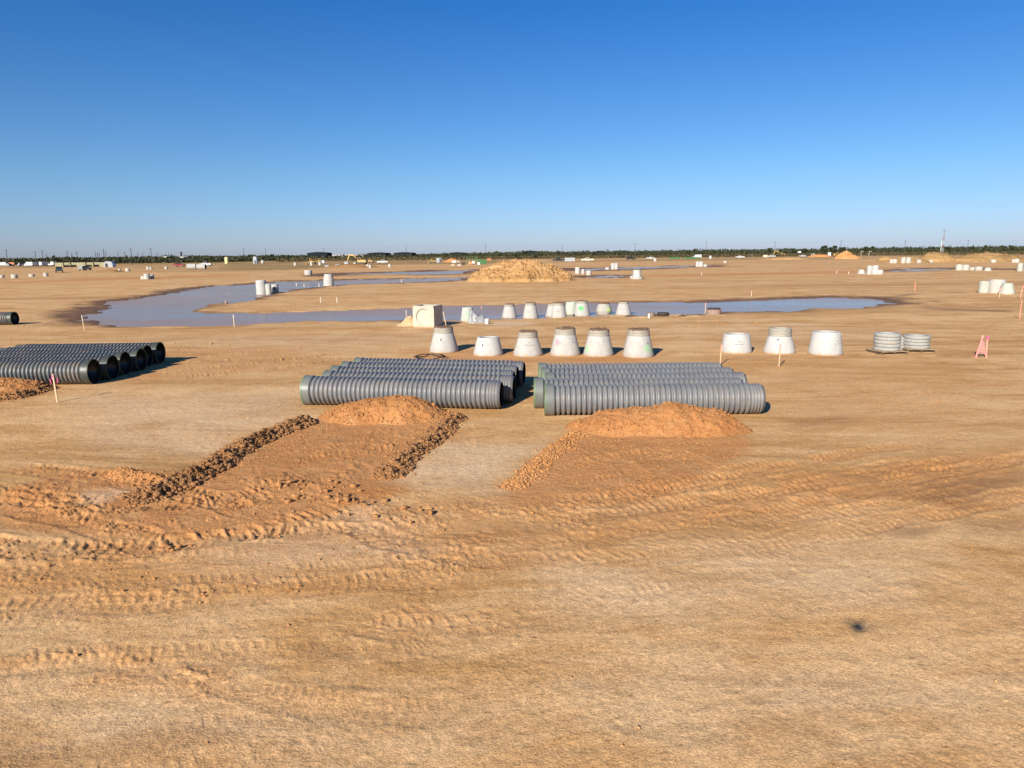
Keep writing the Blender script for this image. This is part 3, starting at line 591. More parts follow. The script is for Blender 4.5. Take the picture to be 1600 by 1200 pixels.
# ================================================================== CORRUGATED PIPES
def pipe_material(name, col, dustcol, dust):
    m, nt, b = nodes(name); g = G(nt); co = g.n('TexCoord').outputs['Object']; pos = g.n('NewGeometry').outputs['Position']
    f = g.noise(co, 3, 6, 0.6)
    c = g.mix(g.rng(f, 0.3, 0.7), tuple(x * 0.88 for x in col), tuple(x * 1.12 for x in col))
    c = g.mix(g.rng(g.noise(g.map(pos, (1.2, 4, 4)), 1, 6, 0.7), 0.45, 0.72, 0, dust), c, dustcol)
    g.l(c, b.inputs['Base Color']); g.l(g.rng(f, 0.3, 0.7, 0.34, 0.5), b.inputs['Roughness']); b.inputs['Specular IOR Level'].default_value = 0.45
    return m
PIPE = pipe_material('grey_pipe_plastic', (0.158, 0.159, 0.164), (0.30, 0.24, 0.18), 0.38)
PIPE_D = pipe_material('dusty_pipe_plastic', (0.115, 0.12, 0.12), (0.30, 0.22, 0.14), 0.6)
BELL = plain('green_bell_plastic', (0.150, 0.158, 0.140), 0.42, 0, 0.15, 3, ((0.14, 0.145, 0.15), 0.8))
RIM = plain('green_bell_edge', (0.14, 0.18, 0.11), 0.45, 0, 0.15, 3)
LINER = plain('black_liner', (0.014, 0.017, 0.015), 0.35, 0, 0.2, 2)
BLACK = plain('black_rubber', (0.012, 0.012, 0.013), 0.55, 0, 0.2, 4)
RB, RC, RV, RI, LP = 0.455, 0.44, 0.372, 0.362, 6.1
RIM_D = plain('dark_green_edge', (0.035, 0.05, 0.028), 0.5); BELL_D = plain('dark_bell_plastic', (0.05, 0.055, 0.05), 0.45)
def pipe_parts(mat, BELL=BELL, RIM=RIM):
    XM = Matrix.Rotation(math.radians(90), 4, 'Y')   # lathe axis z -> x
    pr = [(RV + 0.01, 0.30)]; pitch = 0.146; x = 0.32
    n = 37
    for k in range(n):
        for u, q in ((0.0, 0), (0.1, 0.42), (0.2, 0.85), (0.32, 1.0), (0.55, 1.0), (0.68, 0.85), (0.78, 0.42), (0.88, 0)):
            pr.append((RV + (RC - RV) * q, x + u * pitch))
        x += pitch
    while x < LP - 0.05:                               # finer ribs at the spigot
        for u, q in ((0.0, 0), (0.25, 0.8), (0.6, 0.8), (0.85, 0)): pr.append((RV + (RC - RV) * 0.9 * q, x + u * 0.085))
        x += 0.085
    pr += [(RV, LP), (RI, LP)]
    body = MB().lathe(pr, 44, XM)
    bell = MB().lathe([(RI + 0.015, 0.0), (RI + 0.03, 0.0), (RB, 0.055), (RB, 0.26), (RB - 0.02, 0.285), (RV, 0.305)][2:], 44, XM)
    rim = MB().lathe([(RB - 0.022, 0.05), (RB - 0.022, 0.0), (RB + 0.006, 0.0), (RB + 0.006, 0.056), (RB - 0.004, 0.058)], 44, XM)
    liner = MB().lathe([(RI, LP - 0.001), (RI, 0.30), (RB - 0.024, 0.26), (RB - 0.024, 0.012)], 44, XM)
    t = thing('corrugated_pipe', 'x', 'pipe')
    body.build('corrugated_wall', mat, t, True); b = bell.build('bell', BELL, t); rim.build('rim', RIM, b); liner.build('inner_liner', LINER, t, True)
    return t
def place_pipe(proto, first, A, u, flip, label, group):
    t = proto if first else copy_tree(proto)
    if flip: A = A + u * LP; u = -u
    t.location = (A.x, A.y, max(gz(A.x + u.x * q, A.y + u.y * q) for q in (0.5, 3, 5.5)) + RB - 0.03)
    t.rotation_euler = (random.uniform(-3, 3), 0, math.atan2(u.y, u.x)); t['label'] = label; t['group'] = group
    return t
ORD = ['first', 'second', 'third', 'fourth', 'fifth', 'sixth']
proto = pipe_parts(PIPE); used = False
# pile against the left heap
A, B = P(469, 634.5), P(784, 643); u = (B - A).normalized(); n_ = Vector((-u.y, u.x, 0)); A = (A + B) / 2 - u * LP / 2
for i, sh in enumerate((0, 0.22, 0.05, 0.02, 0.10)):
    lab = ('grey corrugated pipe partly buried by the orange heap with two clod windrows' if i == 0 else f'{ORD[i]} grey corrugated pipe behind the orange heap with two clod windrows')
    place_pipe(proto, not used, A + n_ * (0.35 + i * 0.965) + u * sh, u, False, lab, 'pipes behind the heap with two windrows'); used = True
A, B = P(853, 652), P(1193, 650); u = (B - A).normalized(); n_ = Vector((-u.y, u.x, 0)); A = (A + B) / 2 - u * LP / 2
for i, sh in enumerate((0, -0.28, 0.10, 0.0, -0.08)):
    lab = ('grey corrugated pipe partly buried by the wide smooth orange heap' if i == 0 else f'{ORD[i]} grey corrugated pipe behind the wide smooth orange heap')
    place_pipe(proto, False, A + n_ * (0.35 + i * 0.965) + u * sh, u, False, lab, 'pipes behind the wide heap')
proto2 = pipe_parts(PIPE_D, BELL_D, RIM_D); B = P(141, 602); u = Vector((math.cos(0.02), math.sin(0.02), 0)); n_ = Vector((-u.y, u.x, 0))
for i, sh in enumerate((0, 0.15, 0.12, 0.25, 0.02, 0.1)):
    lab = ('dusty corrugated pipe with open end beside the pink ribboned stake' if i == 0 else f'{ORD[i]} dusty open-ended pipe counted from the pink ribboned stake')
    place_pipe(proto2, i == 0, B + n_ * (0.35 + i * 0.99) + u * (sh - LP), u, True, lab, 'dusty pipes by the small heap')
B = P(20, 508); place_pipe(proto2, False, B - u * LP + n_ * 0.3, u, True, 'lone dark corrugated pipe with open black end lying near the muddy water', 'lone pipe near the water')
# black strap lying behind the pile
hp = P(665, 566); hb = MB()
for k in range(30):
    a0, a1 = k / 30 * 6.283 * 1.6, (k + 1) / 30 * 6.283 * 1.6
    f0 = lambda a: (0.55 * math.cos(a) * (1 + 0.25 * math.sin(2.3 * a)), 0.7 * math.sin(a), 0.03 + 0.10 * abs(math.sin(a * 1.3)))
    hb.bar(f0(a0), f0(a1), 0.022, None, 6)
ho = hb.build('black_hose', BLACK); ho.location = seat(P(672, 561), 0.0); tag(ho, 'loop of black hose lying behind the pipes below a white cone', 'hose')

# ================================================================== MANHOLE CONES AND RINGS
def stencil():                        # broken black writing, too small to read
    m, nt, b = nodes('stencil_ink'); g = G(nt); co = g.n('TexCoord').outputs['Object']
    g.l(g.mix(g.rng(g.noise(g.map(co, (1, 1, 0.6)), 26, 2), 0.42, 0.5), (0.05, 0.05, 0.055), (0.33, 0.32, 0.30)), b.inputs['Base Color']); b.inputs['Roughness'].default_value = 0.9; return m
CONC = concrete('white_concrete'); CONC_COLLAR = concrete('grey_mortar_concrete', (0.36, 0.33, 0.275), (), 0.001)
CONC_W = concrete('bright_concrete', (0.46, 0.445, 0.42)); CONC_FAR = concrete('pale_far_concrete', (0.45, 0.425, 0.385))
GREEN = (0.06, 0.52, 0.12); PGREEN = (0.30, 0.47, 0.27); PINK = (0.75, 0.25, 0.33)
CONC_GF = concrete('green_sprayed_far_concrete', (0.42, 0.43, 0.375), ((PGREEN, (0.2, -0.6, 0.5), 0.35),))
MUD = plain('brown_mortar', (0.17, 0.10, 0.06), 0.95, 0, 0.35, 9, None, 0.02); STEN = stencil(); INK = plain('black_ink', (0.03, 0.03, 0.035), 0.8)
def patch(rf, az, z0, z1, half, off=0.004):           # print wrapped on a round wall
    v = []; f = []; n = 5
    for k in range(n + 1):
        a = az - half + 2 * half * k / n
        for z in (z0, z1): r = rf(z) + off; v.append((r * math.cos(a), r * math.sin(a), z))
    for k in range(n): f.append((2 * k, 2 * k + 2, 2 * k + 3, 2 * k + 1))
    return v, f
def cone(p, wb, wt, h, label, group, collar=0, cap=False, mat=CONC, stencils=(), hole=None, name='manhole_cone', z0=None):
    """truncated concrete cone; collar = number of rings on top"""
    t = thing(name, label, 'manhole cone', seat(p, 0.015) if z0 is None else (p.x, p.y, z0), random.uniform(0, 0.3), group); rb, rt = wb / 2, wt / 2; lip = 0.10
    hc = h - 0.10 * collar - (0.05 if collar else 0)
    def rf(z): return rb if z < lip else rb + (rt - rb) * min(1, (z - lip) / (hc - lip))
    MB().lathe([(rb - 0.15, 0.0), (rb - 0.01, 0.0), (rb, 0.02), (rb, lip), (rt + 0.01, hc - 0.02), (rt - 0.005, hc), (rt - 0.11, hc), (rt - 0.12, hc - 0.02), (rb - 0.13, lip), (rb - 0.15, 0.0)], 40).build('cone_body', mat, t)
    z = hc + 0.001
    for k in range(collar):
        hh = (h - hc) / collar; e = 0.0 if k == 0 else 0.012
        MB().lathe([(rt - 0.11, z + 0.002), (rt - e, z + 0.002), (rt + 0.006 - e, z + 0.015), (rt + 0.006 - e, z + hh - 0.016), (rt - 0.006 - e, z + hh - 0.003), (rt - 0.11, z + hh - 0.003), (rt - 0.11, z + 0.002)], 36).build('grade_ring', CONC_COLLAR, t)
        z += hh
    if cap:                                            # dried mud and mortar left on the rim
        n = 36; v = []; f = []
        for i, rr in enumerate((rt - 0.01, rt - 0.03, rt - 0.12, rt - 0.22, 0.10)):
            for k in range(n):
                a = 6.2832 * k / n; b = random.uniform(-0.014, 0.014)
                v.append(((rr + b) * math.cos(a), (rr + b) * math.sin(a), z + (-0.02, 0.03 + 2 * b, 0.055 + 2 * b, 0.035 + b, 0.03 + b)[i]))
        for i in range(4):
            for k in range(n): f.append((i * n + k, i * n + (k + 1) % n, (i + 1) * n + (k + 1) % n, (i + 1) * n + k))
        f.append(tuple(4 * n + k for k in range(n))); mk('mud_crust', v, f, MUD, t, True)
    for az, zz, ln in stencils:                        # rows of black stencil writing, too small to read
        for dz, l2, o2 in ((0.12, 0.35, -0.2), (0.0, 1.0, 0.0)): MB().add(*patch(rf, az + o2 * ln, zz + dz, zz + dz + 0.03, ln * l2)).build('stencil_mark', STEN, t)
    if hole: MB().add(*patch(rf, hole[0], hole[1] - 0.045, hole[1] + 0.05, 0.045)).build('lifting_hole', INK, t)
    return t
R_ = math.radians; GA = 'manhole cones in the row behind the pipes'
def front_cone(px, py, hpx, wb, wt, **kw):
    p = P(px, py - 2); m = mpp(p); p = p + Vector((p.x, p.y, 0)).normalized() * wb * m * 0.5
    return cone(p, wb * m, wt * m, hpx * m / 0.985, **kw)
front_cone(694, 554, 38, 46, 31, label='mud capped white cone standing next to black hose', group=GA, collar=2, cap=True, stencils=(), hole=(R_(245), 0.62))
front_cone(763, 559, 28, 47, 34, label='low open white cone without collar between two mud capped cones', group=GA, mat=CONC_W, hole=(R_(235), 0.5))
front_cone(825, 560, 37, 47, 31, label='mud capped white cone with black stencil lines beside the low open cone', group=GA, collar=2, cap=True, stencils=((R_(265), 0.5, 0.4),))
front_cone(883, 559, 41, 48, 33, label='mud capped white cone with a pink paint smudge', group=GA, collar=2, cap=True, stencils=((R_(235), 0.55, 0.2), (R_(305), 0.6, 0.2)), mat=concrete('pink_sprayed_concrete', marks=((PINK, (-0.40, -0.36, 0.62), 0.16),)))
front_cone(935, 560, 40, 48, 34, label='mud capped white cone with one small dark mark, faint green edge', group=GA, collar=2, cap=True, stencils=((R_(280), 0.68, 0.1),), mat=concrete('faint_green_concrete', marks=((PGREEN, (-0.60, -0.22, 0.35), 0.2),)))
front_cone(997, 562, 42, 49, 35, label='mud capped white cone with green spray, last of the mud capped row', group=GA, collar=2, cap=True, hole=(R_(300), 0.62), mat=concrete('green_spray_concrete', marks=((PGREEN, (0.24, -0.58, 0.42), 0.24), (PGREEN, (0.42, -0.46, 0.3), 0.15))))
GB = 'clean white cones on the bare ground'
front_cone(1150, 555, 29, 48, 39, label='low open white cone with stencil lines beside a wooden stake', group=GB, mat=CONC_W, stencils=((R_(255), 0.42, 0.35),))
front_cone(1217, 556, 39, 49, 35, label='white cone with grey collar rings behind a pink tipped stake', group=GB, collar=3, mat=CONC_W, stencils=((R_(310), 0.62, 0.2),), hole=(R_(235), 0.65))
front_cone(1289, 558, 35, 52, 41, label='large open white cone with stencil lines, nearest to the ring stacks', group=GB, mat=CONC_W, stencils=((R_(290), 0.5, 0.35),))
GC_ = 'cones at the edge of the water'
def mid_cone(px, py, hpx, wb, wt, **kw):
    p = P(px, py - 1); m = mpp(p); p = p + Vector((p.x, p.y, 0)).normalized() * wb * m * 0.5
    z0 = max(gz(p.x, p.y) - 0.02, WATER_Z - 0.05)
    return cone(p, wb * m, wt * m, hpx * m / 0.985, group=GC_, z0=z0, **kw)
mid_cone(731, 504, 22, 23, 16, label='white cone draped with clear plastic next to the concrete box', mat=CONC_GF)
mid_cone(796, 496, 21, 24, 16, label='white cone by the water beside the pale sand spill', collar=1, cap=True)
mid_cone(829, 497, 24, 25, 17, label='white cone by the water with a faint stencil mark', collar=1, cap=True, stencils=((R_(240), 0.5, 0.3),))
mid_cone(864, 494, 20, 24, 16, label='white cone half hidden behind another at the water edge', collar=1)
mid_cone(873, 497, 23, 25, 18, label='brown rimmed white cone in front of a half hidden cone', collar=1, cap=True, stencils=((R_(255), 0.5, 0.3),))
mid_cone(893, 491, 20, 22, 17, label='pale green tinted cone half hidden behind the bright green sprayed one', mat=CONC_GF)
mid_cone(909, 493, 23, 27, 18, label='white cone with a bright green spray blob standing by the water', collar=1, cap=True, mat=concrete('bright_green_spray', marks=((GREEN, (-0.25, -0.52, 0.62), 0.27),)))
mid_cone(974, 492, 21, 25, 16, label='white cone at the water edge next to wooden boards', collar=1, cap=True, stencils=((R_(240), 0.5, 0.35),))
# squat base with wide foot and green dust
p = P(945, 490); t = thing('manhole_chamber', 'squat concrete base with brown top and yellow green spray by the water', 'manhole chamber', (p.x, p.y + 0.6, max(gz(p.x, p.y + 0.6) - 0.02, WATER_Z - 0.04)), 0, GC_)
MB().lathe([(0.40, 0), (0.50, 0.0), (0.52, 0.10), (0.60, 0.26), (0.60, 0.36), (0.42, 0.80), (0.40, 0.82), (0.30, 0.82)], 32).build('base_body', concrete('yellow_green_concrete', (0.38, 0.365, 0.32), (((0.38, 0.6, 0.1), (0.33, -0.5, 0.42), 0.22),)), t)
MB().lathe([(0.30, 0.82), (0.42, 0.822), (0.43, 0.87), (0.40, 0.90), (0.02, 0.89)], 32).build('mud_crust', MUD, t)
p = P(1115, 492); t = thing('grade_ring_stack', 'reddish grey ring with dark cover lying on a board by the water', 'concrete ring', seat(p), 0)
MB().lathe([(0.30, 0.05), (0.52, 0.05), (0.53, 0.09), (0.53, 0.38), (0.50, 0.40), (0.30, 0.40)], 32).build('ring_body', plain('reddish_concrete', (0.30, 0.20, 0.16), 0.9), t)
MB().lathe([(0.02, 0.49), (0.44, 0.50), (0.47, 0.48), (0.47, 0.404), (0.30, 0.402)], 32).build('cover', plain('dark_iron', (0.05, 0.035, 0.03), 0.7), t)
WOOD = plain('weathered_wood', (0.33, 0.23, 0.13), 0.85, 0, 0.3, 5); WOODP = plain('pale_stake_wood', (0.52,0.38,0.23), 0.8, 0, 0.15, 9); WOODD = plain('dark_wood', (0.10, 0.065, 0.04), 0.9, 0, 0.3, 5)
MB().box((0, 0, 0.025), (1.35, 1.0, 0.05)).build('board', WOOD, t)

# ring stacks on pallets
def pallet(p, rz, label):
    t = thing('wooden_pallet', label, 'pallet', seat(p, 0.0), rz, 'pallets under the ring stacks')
    for k in range(7): b = MB().box((0, -0.55 + k * 0.183, 0.125), (1.25, 0.115, 0.022)).build('deck_board', WOOD, t)
    for k in (-0.55, 0, 0.55): MB().box((k, 0, 0.065), (0.05, 1.18, 0.096)).build('stringer', WOODD, t)
    for k in (-0.5, 0, 0.5): MB().box((0, k, 0.008), (1.25, 0.1, 0.018)).build('bottom_board', WOOD, t)
    return t
RINGM = concrete('grey_ring_concrete', (0.34, 0.33, 0.305), (), 0.001)
def ring_mesh(r, h):
    return MB().lathe([(r - 0.16, 0), (r - 0.03, 0), (r - 0.004, 0.022), (r, 0.04), (r, h - 0.04), (r - 0.004, h - 0.022), (r - 0.03, h), (r - 0.16, h), (r - 0.16, 0)], 40)
def ring_stack(p, r, h, n, where, z0=0.138):
    z = gz(p.x, p.y) + z0; first = None
    for k in range(n):
        if first is None: o = ring_mesh(r, h - 0.006).build('grade_ring', RINGM); first = o
        else: o = first.copy(); C.objects.link(o)
        o.location = (p.x + random.uniform(-.012, .012), p.y + random.uniform(-.012, .012), z + k * h); o.rotation_euler = (0, 0, random.uniform(0, 6))
        pos = 'bottom' if k == 0 else 'top' if k == n - 1 else f'{ORD[k]} from bottom'
        tag(o, f'flat grey concrete ring, {pos} of the {where}', 'concrete ring', f'rings in the {where}')
pa = P(1384.5, 554); pa += pa.normalized() * 0.55; pb = P(1430, 550.5); pb += pb.normalized() * 0.55
pallet(pa, 0.12, 'wooden pallet under the taller ring stack'); pallet(pb, -0.1, 'wooden pallet under the wider ring stack nearest the pink barrier')
ring_stack(pa, 0.545, 0.152, 5, 'taller pallet ring stack'); ring_stack(pb, 0.555, 0.145, 4, 'wider stack by the pink barrier')
pc = (pa + pb) / 2 + (pa + pb).normalized() * 0.8; ring_stack(pc, 0.40, 0.12, 5, 'narrow stack between the pallets', 0.0)

# ================================================================== CONCRETE BOX AND SITE LITTER
p = P(664, 514); bx = thing('concrete_box', 'tall cream concrete junction box with round knockout on its front', 'concrete box', seat(P(667, 512) + Vector((0, 0.75, 0)), 0.02), R_(-17))
BOXM = concrete('cream_concrete', (0.46, 0.42, 0.34), (), 0.12); wd, dp, hh = 1.42, 1.42, 1.36
n = 40; rr = 0.50; cz = 0.68; v = [(-wd / 2, -dp / 2, 0), (wd / 2, -dp / 2, 0), (wd / 2, -dp / 2, hh), (-wd / 2, -dp / 2, hh)]; f = []
ring = [(rr * math.cos(6.28318 * k / n), -dp / 2, cz + rr * math.sin(6.28318 * k / n)) for k in range(n)]
sq = []
for k in range(n):
    a = 6.28318 * k / n; c_, s_ = math.cos(a), math.sin(a); q = min((wd / 2) / max(abs(c_), 1e-6), ((hh - cz) if s_ > 0 else cz) / max(abs(s_), 1e-6)); sq.append((q * c_, -dp / 2, cz + q * s_))
mb = MB(); mb.v = ring + sq; mb.f = [(k, (k + 1) % n, n + (k + 1) % n, n + k) for k in range(n)]
mb.add([(-wd / 2, -dp / 2, 0), (wd / 2, -dp / 2, 0), (wd / 2, -dp / 2, hh), (-wd / 2, -dp / 2, hh), (-wd / 2, dp / 2, 0), (wd / 2, dp / 2, 0), (wd / 2, dp / 2, hh), (-wd / 2, dp / 2, hh)], [(1, 5, 6, 2), (5, 4, 7, 6), (4, 0, 3, 7), (4, 5, 1, 0)])
mb.add([(-wd / 2, -dp / 2, hh), (wd / 2, -dp / 2, hh), (wd / 2, dp / 2, hh), (-wd / 2, dp / 2, hh), (-wd / 2 + .16, -dp / 2 + .16, hh), (wd / 2 - .16, -dp / 2 + .16, hh), (wd / 2 - .16, dp / 2 - .16, hh), (-wd / 2 + .16, dp / 2 - .16, hh),
        (-wd / 2 + .16, -dp / 2 + .16, .16), (wd / 2 - .16, -dp / 2 + .16, .16), (wd / 2 - .16, dp / 2 - .16, .16), (-wd / 2 + .16, dp / 2 - .16, .16)],
       [(0, 1, 5, 4), (1, 2, 6, 5), (2, 3, 7, 6), (3, 0, 4, 7), (4, 5, 9, 8), (5, 6, 10, 9), (6, 7, 11, 10), (7, 4, 8, 11), (8, 9, 10, 11)])
mb.build('box_body', BOXM, bx)
FM4 = Matrix.Translation((0, -dp / 2, cz)) @ Matrix.Rotation(R_(90), 4, 'X')
MB().lathe([(rr, 0), (rr, -0.07), (rr - 0.03, -0.075), (0.01, -0.075)], n, FM4).build('knockout_disc', concrete('pale_knockout', (0.49, 0.445, 0.36), (), 0.001), bx)
# plastic wrap
p = P(748, 505) + Vector((0, 0.3, 0)); PLASTIC, nt_, b_ = nodes('cloudy_plastic')
b_.inputs['Base Color'].default_value = (0.30, 0.30, 0.31, 1); b_.inputs['Roughness'].default_value = 0.3; b_.inputs['Alpha'].default_value = 0.85
k_ = nt_.nodes.new('ShaderNodeTexNoise'); k_.inputs['Scale'].default_value = 5; bb = nt_.nodes.new('ShaderNodeBump'); nt_.links.new(k_.outputs[0], bb.inputs['Height']); nt_.links.new(bb.outputs[0], b_.inputs['Normal']); bb.inputs['Distance'].default_value = 0.1
xs, ys = np.meshgrid(np.linspace(-0.75, 0.65, 34), np.linspace(-0.35, 0.35, 20))
zs = 0.72 * np.exp(-((xs + 0.45) / 0.42) ** 2 - (ys / 0.4) ** 2) + 0.30 * np.exp(-((xs - 0.25) / 0.3) ** 2 - (ys / 0.25) ** 2) + 0.13 * (1 - np.abs(vn(xs * 5, ys * 5, 5))) + 0.04
e = np.minimum(1, np.minimum((0.35 - np.abs(ys)) * 6, np.minimum(xs + 0.75, 0.65 - xs) * 5)); zs = zs * np.clip(e, 0, 1)
Q = np.array([(i * 34 + j, i * 34 + j + 1, (i + 1) * 34 + j + 1, (i + 1) * 34 + j) for i in range(19) for j in range(33)])
o = mk('plastic_sheet', np.stack([xs.ravel(), ys.ravel(), zs.ravel()], 1), Q, PLASTIC); o.location = seat(p, 0.0); tag(o, 'crumpled cloudy plastic sheet heaped against the draped white cone', 'plastic sheet')
p = P(761, 506); t = thing('bucket', 'small white bucket beside the crumpled plastic sheet', 'bucket', seat(p, 0.0))
WHITEP = plain('white_plastic', (0.6,0.59,0.57), 0.45, 0, 0.05)
MB().lathe([(0.01, 0.0), (0.12, 0), (0.145, 0.30), (0.155, 0.30), (0.155, 0.33), (0.14, 0.33), (0.12, 0.02), (0.01, 0.02)], 24).build('bucket_body', WHITEP, t)
hb = MB()
for k in range(12): hb.bar((0.15 * math.cos(math.pi * k / 12), -0.02 - 0.1 * math.sin(math.pi * k / 12), 0.31 - 0.08 * math.sin(math.pi * k / 12)), (0.15 * math.cos(math.pi * (k + 1) / 12), -0.02 - 0.1 * math.sin(math.pi * (k + 1) / 12), 0.31 - 0.08 * math.sin(math.pi * (k + 1) / 12)), 0.004, None, 5)
hb.build('handle', BLACK, t)
for px, py, L, rz, dk, lab in ((955, 493.5, 1.1, 0.05, 0, 'thin pale board lying flat by the squat base'), (965, 494.5, 1.2, -0.06, 0, 'pale plank lying flat beside the last water edge cone'), (986, 494.5, 0.9, 0.1, 1, 'dark plank lying between cone and light boards'), (1000, 496.5, 1.0, -0.04, 0, 'pale plank edge on, in front of the dark drum'),
                               (1056, 493.6, 1.0, 0.08, 0, 'plank with green tint past the dark drum'), (1072, 494.6, 1.1, -0.1, 1, 'dark plank at the end of the row of boards'), (1082, 494.8, 0.9, 0.2, 0, 'short pale plank at the end of the row of boards')):
    o = MB().box((0, 0, 0.03), (L, 0.24, 0.06)).box((0.03, 0.16, 0.075), (L * 0.7, 0.14, 0.03)).build('plank', WOODD if dk else WOOD); o.location = seat(P(px, py), 0.0); o.rotation_euler = (0, 0, rz); tag(o, lab, 'plank', 'boards by the water')
o = MB().lathe([(0.28, 0.0), (0.36, 0.0), (0.42, 0.07), (0.43, 0.14), (0.40, 0.23), (0.33, 0.25), (0.28, 0.22), (0.28, 0.0)], 32).build('tyre', plain('dark_tyre', (0.035, 0.026, 0.024), 0.8)); o.location = seat(P(1036, 493.5), 0.0); tag(o, 'dark tyre lying flat among boards by the water', 'tyre')
o = MB().lathe([(0.02, 0.0), (0.27, 0.0), (0.28, 0.03), (0.27, 0.2), (0.28, 0.23), (0.26, 0.26), (0.02, 0.26)], 28).build('low_drum', plain('tan_grey', (0.24, 0.18, 0.13), 0.8)); o.location = seat(P(1017, 494), 0.0); tag(o, 'low brown drum standing between planks and tyre', 'drum')
o = MB().lathe([(0.01, 0.0), (0.08, 0), (0.09, 0.2), (0.04, 0.26), (0.035, 0.31), (0.01, 0.31)], 16).build('jug', WHITEP); o.location = seat(P(1014, 497), 0.0); tag(o, 'small white jug standing beside the low brown drum', 'jug')

# ------------------------------------------------------------------ survey stakes
RIB = plain('pink_ribbon', (0.80, 0.10, 0.30), 0.6); ORG = plain('orange_pink_paint', (0.85, 0.30, 0.20), 0.7); WHT = plain('white_stake_paint', (0.58,0.52,0.45), 0.8)
def stake(px, py, hpx, label, group, lean=0.0, top='pink', wide=0.045, mat=None, ribbon=False):
    p = P(px, py); m = mpp(p); h = hpx * m / 0.98
    t = thing('survey_stake', label, 'stake', seat(p, 0.04), random.uniform(-0.3, 0.3), group); wd = max(wide, 0.9 * m if hpx < 30 else wide)
    MB().box((lean * h * 0.0, 0, h * 0.36), (wd, 0.022, h * 0.72)).build('shaft', mat or WOODP, t)
    MB().box((0, 0, h * 0.72 + h * 0.14), (wd, 0.0225, h * 0.28)).build('painted_tip', {'pink': ORG, 'white': WHT, 'wood': WOODP}[top], t)
    if ribbon:
        b = MB().box((0, 0, h * 0.93), (wd + 0.012, 0.032, 0.035))
        for k in range(3): b.box((-0.03 - 0.010 * k, -0.02 + 0.02 * k, h * 0.80 - 0.02 * k), (0.02, 0.006, 0.17), Matrix.Rotation(0.25 - 0.2 * k, 4, 'Y'))
        b.box((-0.035, 0, h * 0.86), (0.06, 0.012, 0.07)); b.build('ribbon', RIB, t)
    t.rotation_euler[1] = lean; return t
stake(90, 629, 46, 'wooden stake with magenta ribbon in front of dusty pipes', None, -0.05, 'wood', 0.05, ribbon=True)
stake(132, 516, 24, 'pale stake at the left shore of the muddy water', 'stakes by the water', -0.08, 'white')
stake(366, 511, 20, 'pale stake on the near bank by open water, far from any cone', 'stakes by the water', 0, 'white')
stake(635, 498, 18, 'white stake behind the pale spill of the concrete box', 'stakes by the water', 0, 'white')
stake(698, 512, 26, 'leaning wooden stake beside the dark side of the concrete box', 'stakes by the water', -0.2, 'wood')
stake(1102, 488, 17, 'pink stake in the water beside the reddish ring', 'stakes by the water', 0, 'pink')
stake(1125, 570, 32, 'stake with pink tip beside low open white cone', 'stakes in front of the clean cones', 0.03, 'pink', ribbon=False)
stake(1217, 573, 36, 'stake with pink tip in front of the collared white cone', 'stakes in front of the clean cones', 0.01, 'pink')
stake(1309, 533, 14, 'short wooden stake poking up behind the large open cone', 'stakes in front of the clean cones', 0.45, 'wood')
stake(1593, 498, 30, 'tall orange stake standing alone beyond the pink barrier', 'orange stakes at the site edge', 0.0, 'pink', mat=ORG)
stake(1594, 466, 20, 'orange stake beyond the group of three concrete sections', 'orange stakes at the site edge', 0.1, 'pink', mat=ORG)
stake(1561, 465, 16, 'pale orange stake in front of the green dusted cone', 'orange stakes at the site edge', 0.0, 'pink')
stake(1429, 455, 14, 'faint orange stake on bare ground past the water tip', 'orange stakes at the site edge', 0.0, 'pink', mat=ORG)
for px, py, h in ((463, 445, 6), (475, 447, 7), (498.5, 447, 7), (501, 473, 9), (526.5, 473, 9)):
    stake(px, py, h, 'tiny white stake on the bank of the long water strip', 'tiny stakes on the bank', 0, 'white', mat=WHT)
for px, py, h in ((627, 441, 6), (1174, 463, 9), (1307, 427, 4), (1326, 428, 4), (1096, 430, 5), (752, 480, 7), (352, 474, 5)):
    stake(px, py, h, 'tiny pale stake standing alone on open ground', 'tiny stakes on open ground', 0, 'pink', mat=WHT)
# pink barrier: two leaning stakes with netting
p0, p1 = P(1524, 559), P(1541, 559); m = mpp(p0); h = 36 * m
t = thing('pink_barrier', 'pair of pink stakes with pink netting standing alone on bare ground', 'barrier', seat((p0 + p1) / 2, 0.02))
hw = (p1 - p0).length / 2; FL = plain('fluorescent_pink', (0.85, 0.27, 0.24), 0.6)
MB().bar((-hw, 0, -0.03), (-hw + 0.22, 0.0, h), 0.028, 0.026, 6).build('leg', FL, t); MB().bar((hw, 0, -0.03), (hw + 0.03, 0.08, h * 0.86), 0.028, 0.026, 6).build('leg', FL, t)
MB().bar((-hw + .1, 0.2, -0.03), (-hw + 0.22, 0.02, h * 0.98), 0.02, 0.02, 6).build('leg', FL, t)
b = MB()
for k in range(7): z = h * (0.22 + 0.09 * k); b.bar((-hw + 0.22 * z / h, 0.0, z), (hw + 0.02, 0.08 * z / h, z * 0.95), 0.012, None, 5)
for k in range(5): q = (k + 0.5) / 5; b.bar((-hw + 0.06 + q * (2 * hw - 0.1), 0.03, h * 0.22), (-hw + 0.2 + q * (2 * hw - 0.3), 0.12, h * 0.74), 0.012, None, 5)
b.build('netting', plain('pale_pink_net', (0.70, 0.36, 0.33), 0.7), t)
MB().lathe([(0.01, 0), (0.05, 0.03), (0.06, 0.09), (0.01, 0.13)], 10, Matrix.Translation((hw + 0.03, 0.07, h * 0.82))).build('ribbon_knot', RIB, t)
MB().lathe([(0.01, 0), (0.05, 0.03), (0.05, 0.1), (0.01, 0.14)], 10, Matrix.Translation((-hw + 0.2, 0, h * 0.86))).build('ribbon_knot', FL, t)

